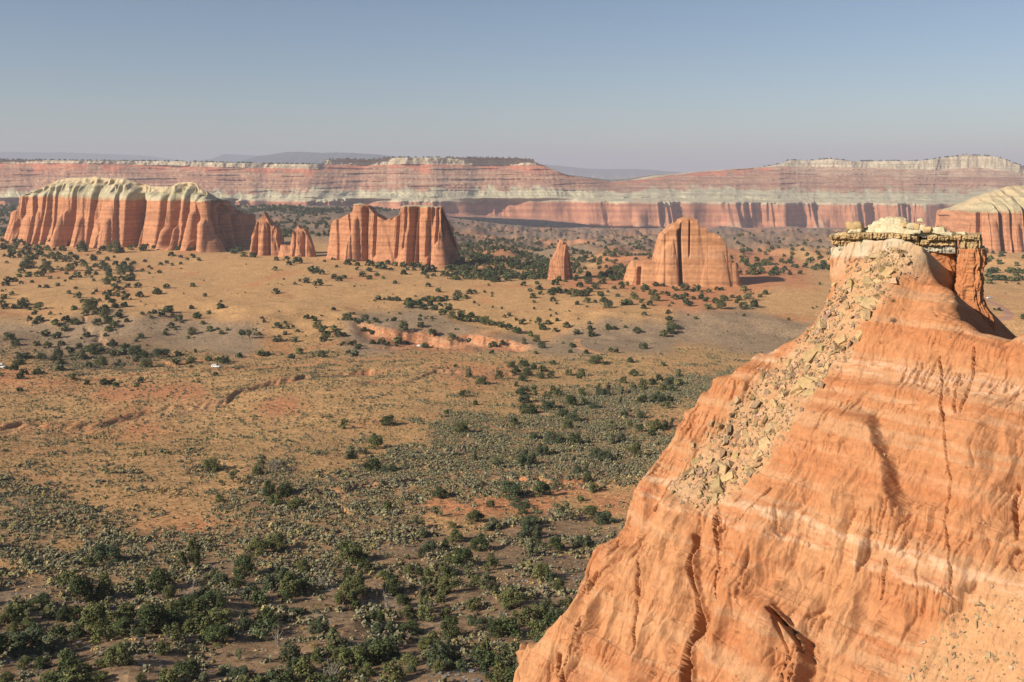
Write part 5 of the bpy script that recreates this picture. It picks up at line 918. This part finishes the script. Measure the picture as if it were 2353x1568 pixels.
# ---------------------------------------------------------------- sagebrush, grass tufts, dry brush
def tuft(seed, n, size, tint, flat=0.8):
    r = np.random.RandomState(seed); d = r.normal(0, 1, (n, 3)); d[:, 2] = np.abs(d[:, 2]); d /= np.linalg.norm(d, axis=1, keepdims=True); C = d * (r.uniform(.25, .5, n)[:, None]) * [1, 1, flat * 1.6]
    V, Fc = leaf_quads(C, size, r, d); return V, Fc, np.clip(np.repeat(np.array(tint)[None] * r.uniform(.7, 1.3, (n, 1)), 4, 0), 0, 1)
SAGE = [tuft(1, 26, .16, (0.225, 0.215, 0.135)), tuft(2, 26, .16, (0.18, 0.18, 0.11)), tuft(3, 24, .17, (0.25, 0.225, 0.125)), tuft(4, 22, .17, (0.25, 0.215, 0.09)), tuft(5, 20, .17, (0.20, 0.15, 0.105))]
GRASS = [tuft(11, 12, .2, (0.42, 0.29, 0.135), 0.5), tuft(12, 12, .2, (0.33, 0.25, 0.12), 0.5), tuft(13, 12, .22, (0.22, 0.195, 0.10), 0.6)]
def carpet(name, protos, pr, N, x0, x1, y0, y1, dens, s0, s1, seed, mat, **props):
    r = np.random.RandomState(seed); u0, u1 = (x0 - CX) / F, (x1 - CX) / F; Ya, Yb = inv_Y(np.array([CX, CX]), np.array([y1, y0]))
    Y = np.sqrt(r.uniform(Ya ** 2, Yb ** 2, N)); X = r.uniform(u0, u1, N) * Y; px = CX + X / Y * F; py = ypx_base(px, Y)
    w = classes(px, py, X, Y); d = dens(w, X, Y, py); k = r.rand(N) < d; X, Y = X[k], Y[k]; Z = ground_z(X, Y)
    kinds = r.choice(len(protos), len(X), p=pr); S = r.uniform(s0, s1, len(X)) * (0.75 + 0.5 * nz(X, Y, 12, 3)); VV = []; FF = []; CCc = []; n0 = 0
    for q in range(len(protos)):
        V, Fc, C = protos[q]; m = kinds == q; a = r.uniform(0, 6.28, m.sum()); ca, sa = np.cos(a)[:, None], np.sin(a)[:, None]; s = S[m][:, None]
        x = (V[None, :, 0] * ca - V[None, :, 1] * sa) * s + X[m][:, None]; y = (V[None, :, 0] * sa + V[None, :, 1] * ca) * s + Y[m][:, None]; z = V[None, :, 2] * s + Z[m][:, None]
        VV.append(np.stack([x, y, z], -1).reshape(-1, 3).astype(np.float32)); FF.append((Fc[None] + (np.arange(m.sum()) * len(V))[:, None, None]).reshape(-1, 4) + n0)
        CCc.append((C[None] * r.uniform(.8, 1.2, (m.sum(), 1, 1))).reshape(-1, 3).astype(np.float32)); n0 += int(m.sum()) * len(V)
    print(name, len(X)); return link(name, mesh_np(name, np.vstack(VV), np.vstack(FF), np.vstack(CCc), mat, False), kind="stuff", **props)
carpet("sagebrush", SAGE, [.32, .28, .2, .1, .1], 150000, -150, 1750, 800, 1600,
       lambda w, X, Y, py: (w[:, 4] * (0.7 + 0.6 * nz(X, Y, 9, 31)) * (0.6 + 0.6 * nz(X, Y, 26, 35)) + w[:, 3] * 0.32 * nz(X, Y, 14, 32) ** 2 + w[:, 5] * 0.9 * nz(X, Y, 7, 33) + w[:, 0] * 0.06 + w[:, 1] * 0.04) * sm(640, 480, Y) , 0.7, 1.45, 51, M_leaf, label="grey-green sagebrush covering the middle and near flats")
carpet("dry_grass", GRASS, [.45, .3, .25], 330000, -150, 1700, 770, 1500,
       lambda w, X, Y, py: (w[:, 3] * 0.5 + w[:, 0] * 0.35 + w[:, 4] * .22 + w[:, 1] * .12 + w[:, 5] * .12) * (0.3 + 0.7 * nz(X, Y, 11, 41)) * sm(680, 520, Y), 0.4, 0.85, 52, M_leaf, label="tufts of dry yellow grass over the tan flats")
carpet("low_scrub", GRASS[2:] + SAGE[1:3], [.4, .3, .3], 60000, -150, 2400, 560, 860,
       lambda w, X, Y, py: (w[:, 3] * 0.5 + w[:, 0] * 0.05 + w[:, 2] * .35 + w[:, 1] * .08 + w[:, 5] * .6) * nz(X, Y, 30, 43), 0.9, 1.9, 53, M_leaf, label="low dark scrub speckling the far terrace and grey slopes")
carpet("stones", [(V * [.4, .4, .25], Fc, np.full((len(V), 3), c)) for V, Fc in [CG[3]] for c in (.24, .16, .11)], [.12, .4, .48], 9000, -100, 1450, 1200, 1600,
       lambda w, X, Y, py: (w[:, 5] + w[:, 2]) * (0.15 + 0.85 * nz(X, Y, 16, 44) ** 2), 0.15, 0.5, 54, M_cap, label="scattered grey stones among the near junipers")
# dead junipers and dry bushes
for j, (x, y, w, h, lab) in enumerate([(633, 1068, 34, 34, "bare grey dead juniper left of the paired dark junipers"), (640, 1455, 56, 62, "bare twisted snag near the bottom with a reddish trunk"), (440, 1360, 44, 44, "fallen bare grey snag inside the near woodland"), (48, 1150, 26, 30, "small bare snag at the left edge of the sagebrush"), (1160, 1420, 40, 54, "bare branching snag beside the dense dark tree"), (760, 1540, 70, 60, "wide leafless shrub tree at the bottom edge"), (985, 1395, 38, 40, "leafless grey snag in the lower woodland"), (736, 1330, 50, 44, "black bare thicket right of the large dark juniper"), (925, 1120, 20, 34, "thin dead stem on the pale red bank"), (890, 1380, 30, 60, "slender pale dead trunk standing between two olive junipers")]):
    X, Y, Z = place(x, y + h / 2); m = Y[0] / F; o = link("dead_juniper", SNAG[j % 3], None, label=lab, category="dead tree", group="bare dead junipers"); o.location = (X[0], Y[0], Z[0] - .1); o.scale = (w * m, w * m, h * m); o.rotation_euler = (0, 0, j * 1.3)
def bush_mesh(seed, tint, n=260):
    r = np.random.RandomState(seed); d = r.normal(0, 1, (n, 3)); d[:, 2] = np.abs(d[:, 2]) + .15; d /= np.linalg.norm(d, axis=1, keepdims=True); B = Bag()
    C = d * (r.uniform(.15, .5, n)[:, None]) * [1, 1, 1.3]; V, Fc = leaf_quads(C, .03, r, d); B.add(V, Fc, np.repeat(np.array(tint)[None] * r.uniform(.6, 1.3, (n, 1)), 4, 0))
    for i in range(40):
        e = d[i] * .5 * [1, 1, 1.4]; V, Fc = limb_mesh(np.array([[0, 0, 0], e * .5, e]), [.008, .006, .003], 3); B.add(V, Fc, np.array(tint) * .8)
    return mesh_np("dry_bush", np.vstack(B.V), np.vstack([f for f in B.F]), np.vstack([c for c in B.C]), M_brush, False)
BM = [bush_mesh(1, (0.24, 0.17, 0.09)), bush_mesh(2, (0.21, 0.15, 0.105)), bush_mesh(3, (0.30, 0.22, 0.09))]
for j, (x, y, w, h, D, lab) in enumerate([(2165, 526, 46, 22, 'cap', "widest brown bush on top of the cap rock"), (2112, 543, 26, 20, 'cap', "grey-brown bush in the notch of the cap rock"), (1941, 534, 16, 7, 'cap', "low dry tuft on the cap's left shoulder"), (2190, 536, 22, 10, 'cap', "low brown tuft right of the wide cap bush"),
        (2052, 733, 20, 14, 0, "round brown bush alone on the bare slope right of the chute"), (2026, 637, 17, 13, 0, "upper round dry bush among the chute stones"), (2058, 640, 17, 13, 0, "dry bush beside the upper chute's right edge"), (2010, 654, 15, 12, 0, "dry bush just below the upper round one"), (2015, 676, 24, 12, 0, "wide flat dry bush in the chute's middle right"), (2050, 688, 14, 9, 0, "small dry bush at the chute's right margin"),
        (1978, 712, 14, 9, 0, "small dry bush among the broken slabs"), (2075, 575, 18, 9, 0, "yellowish tuft directly under the cap rock"), (2043, 607, 18, 10, 0, "straw-coloured tuft high in the chute")]):
    if D == 'cap': P = cap_pt(x, y + h / 2, 1.2); m = 79 / F
    else:
        DD_ = 0.0
        for _ in range(6): q, p = to_qp(x, y + h / 2, DD_); DD_ = float(face_D(np.array([q]), np.array([p]))[0][0])
        P = from_qp(np.array(q), np.array(p), np.array(DD_)); m = 72 / F
    o = link("dry_bush", BM[j % 3], None, label=lab, category="bush", group="dry bushes on the near ridge"); o.location = P; o.scale = (w * m, w * m, h * m * 1.3); o.rotation_euler = (0, 0, j)
TB = [(2130,920,80,80,"tan leafless bush under the dark hollow"),(1570,1355,65,65,"reddish brown bush near the bottom left woodland"),(2160,1290,80,65,"pale tan bush right of the twisted snag"),(1290,1175,60,50,"grey-tan bush beside the lone juniper on the flat"),(2050,1235,80,50,"rusty low bush in the near woodland"),(2190,1040,60,50,"thin tan bush on the grey rocky slope")]
for j, (x, y, w, h, lab) in enumerate(TB):
    oy = 1045.5 if j != 3 else 689.4
    X, Y, Z = place(x * .3334, oy + (y + h / 2) * .3334); m = Y[0] / F; o = link("dry_bush", BM[j % 3], None, label=lab, category="bush", group="dry bushes in the valley"); o.location = (X[0], Y[0], Z[0] - .05); o.scale = (w * m * .36, w * m * .36, h * m * .40); o.rotation_euler = (0, 0, j)
# pale wash deposits
for (x, y, w, d, lab) in [(963, 790, 8, 6, "thin white salt streak at the foot of the red cutbank"), (3, 838, 12, 5, "white slab of rock at the left frame edge, upper"), (5, 845, 14, 4, "white slab of rock at the left frame edge, lower")]:
    X, Y, Z = place(x, y); m = Y[0] / F; V, Fc = rock((w * m, d * m * 1.6, 0.9), int(x) + 3, 7, 0.3, 0.3, 0.3); o = link("white_rock", mesh_np("white_rock", V, Fc, np.full((len(V), 3), 0.62), M_cap), None, label=lab, category="rock"); o.location = (X[0], Y[0], Z[0] + 0.15)

# ---------------------------------------------------------------- vehicles
M_paint = mat_plain("white_car_paint", (0.80, 0.80, 0.79), 0.25); M_glass = mat_plain("tinted_glass", (0.02, 0.022, 0.025), 0.08); M_rub = mat_plain("tyre_rubber", (0.02, 0.02, 0.02), 0.8)
M_rim = mat_plain("alloy_rim", (0.55, 0.55, 0.56), 0.35, 0.8); M_lamp = mat_plain("lamp_lens", (0.65, 0.65, 0.6), 0.1); M_red = mat_plain("tail_lamp_lens", (0.4, 0.02, 0.015), 0.2)
def extr(name, prof, y0, y1, mat, parent, inset=None):
    n = len(prof); p = np.array(prof, float); ys = [y0, y0 + 0.06, y1 - 0.06, y1]; sc = [0.97, 1, 1, 0.97]; c = p.mean(0); V = []
    for y, s in zip(ys, sc): q = c + (p - c) * s; V.append(np.stack([q[:, 0], np.full(n, y) * (1 if inset is None else 1), q[:, 1]], -1))
    V = np.vstack(V)
    if inset is not None:   # tumblehome: narrower with height
        V[:, 1] *= 1 - inset * np.clip((V[:, 2] - 0.95) / 0.7, 0, 1)
    me = bpy.data.meshes.new(name); fs = [tuple(int(v) for v in f) for f in grid_faces(4, n, wrap=True)]; fs += [tuple(range(n))[::-1], tuple(range(3 * n, 4 * n))]
    me.from_pydata([tuple(v) for v in V], [], fs); me.materials.append(mat); me.update(); return link(name, me, parent)
def wheel_at(x, y, parent, R=0.36):
    th = np.linspace(0, 2 * math.pi, 25)[:-1]
    def disc(nm, rs_, ys, mat, par):
        V = np.vstack([np.stack([x + r_ * np.cos(th), np.full(24, y_), R + r_ * np.sin(th)], -1) for r_, y_ in zip(rs_, ys)]); return link(nm, mesh_np(nm, V, grid_faces(len(rs_), 24, wrap=True), None, mat), par)
    w = empty("wheel"); w.parent = parent; s = 1 if y > 0 else -1
    disc("tyre", [R * .62, R * .95, R, R, R * .95, R * .62], [y - .11, y - .11, y - .08, y + .08, y + .11, y + .11], M_rub, w); disc("rim", [0.01, R * .25, R * .6, R * .64], [y + s * .09, y + s * .10, y + s * .07, y + s * .11], M_rim, w)
def car(x, y, yaw, label, name="parked_car"):
    X, Y, Z = place(x, y); o = empty(name, (X[0], Y[0], Z[0] + 0.02), label=label, category="car")
    body = [(-2.25, .42), (-2.32, .62), (-2.28, .98), (-2.15, 1.06), (1.0, 1.06), (1.25, 1.02), (2.05, .92), (2.25, .80), (2.32, .55), (2.28, .38), (1.95, .34), (1.80, .62), (1.42, .74), (1.05, .62), (.92, .32), (-.95, .32), (-1.08, .62), (-1.42, .74), (-1.78, .62), (-1.92, .36)]
    extr("body", body, -.90, .90, M_paint, o); cab = [(-2.15, 1.05), (-1.98, 1.50), (-1.75, 1.66), (.05, 1.70), (.35, 1.62), (1.15, 1.05)]
    extr("cabin", cab, -.86, .86, M_paint, o, 0.16)
    for s in (-1, 1):
        for pts in ([(-1.85, 1.12), (-1.72, 1.48), (-.95, 1.54), (-.92, 1.12)], [(-.80, 1.12), (-.82, 1.54), (.02, 1.56), (.10, 1.12)], [(.20, 1.12), (.13, 1.54), (.30, 1.50), (.88, 1.12)]):
            V = [(a, s * (.872 * (1 - .16 * min(1, max(0, (b - .95) / .7))) + .004), b) for a, b in pts]; me = bpy.data.meshes.new("side_window"); me.from_pydata(V, [], [(0, 1, 2, 3)]); me.materials.append(M_glass); link("side_window", me, o)
    for nm, pts in (("windscreen", [(.42, 1.58), (1.10, 1.09)]), ("rear_window", [(-2.02, 1.46), (-2.14, 1.12)])):
        dx = .02 if nm == "windscreen" else -.015; (a1, b1), (a2, b2) = pts; V = [(a1 + dx, -.66, b1 + .01), (a1 + dx, .66, b1 + .01), (a2 + dx, .76, b2 + .01), (a2 + dx, -.76, b2 + .01)]; me = bpy.data.meshes.new(nm); me.from_pydata(V, [], [(0, 1, 2, 3)]); me.materials.append(M_glass); link(nm, me, o)
    for wx in (-1.42, 1.42):
        for wy in (-.82, .82): wheel_at(wx, wy, o)
    for s in (-1, 1):
        V, Fc = rock((.12, .34, .16), 3, 4, .5, .02, 0, None, (2.24, s * .66, .78)); link("headlight", mesh_np("headlight", V, Fc, None, M_lamp), o); V, Fc = rock((.10, .2, .3), 4, 4, .4, .02, 0, None, (-2.28, s * .74, .9)); link("tail_light", mesh_np("tail_light", V, Fc, None, M_red), o)
    o.rotation_euler = (0, 0, yaw); return o
car(496, 844.5, math.radians(-14), "small white car parked on the red track across the open grass").scale = (.92, .92, .92)
car(2274, 686.5, math.radians(200), "tiny white car on the dirt road beyond the near pillar")

# ---------------------------------------------------------------- haze: one closed box of even, thin, pale smoke
def haze_box():
    x0, x1, y0, y1, z0, z1 = -42000, 42000, -600, 62000, -330, 420
    V = [(x, y, z) for z in (z0, z1) for y in (y0, y1) for x in (x0, x1)]
    Fc = [(0, 2, 3, 1), (4, 5, 7, 6), (0, 1, 5, 4), (2, 6, 7, 3), (0, 4, 6, 2), (1, 3, 7, 5)]
    m = bpy.data.materials.new("smoke_haze"); m.use_nodes = True; t = m.node_tree; t.nodes.remove(t.nodes["Principled BSDF"])
    v = t.nodes.new("ShaderNodeVolumePrincipled"); v.inputs["Density"].default_value = HAZE
    v.inputs["Color"].default_value = HAZE_COL; v.inputs["Anisotropy"].default_value = 0.0
    t.links.new(v.outputs[0], t.nodes["Material Output"].inputs["Volume"])
    link("haze", mesh_np("haze", V, np.array(Fc), None, m, False), kind="stuff", label="thin grey smoke haze filling the valley air")
HAZE_COL = (0.55, 0.60, 0.74, 1)
haze_box()
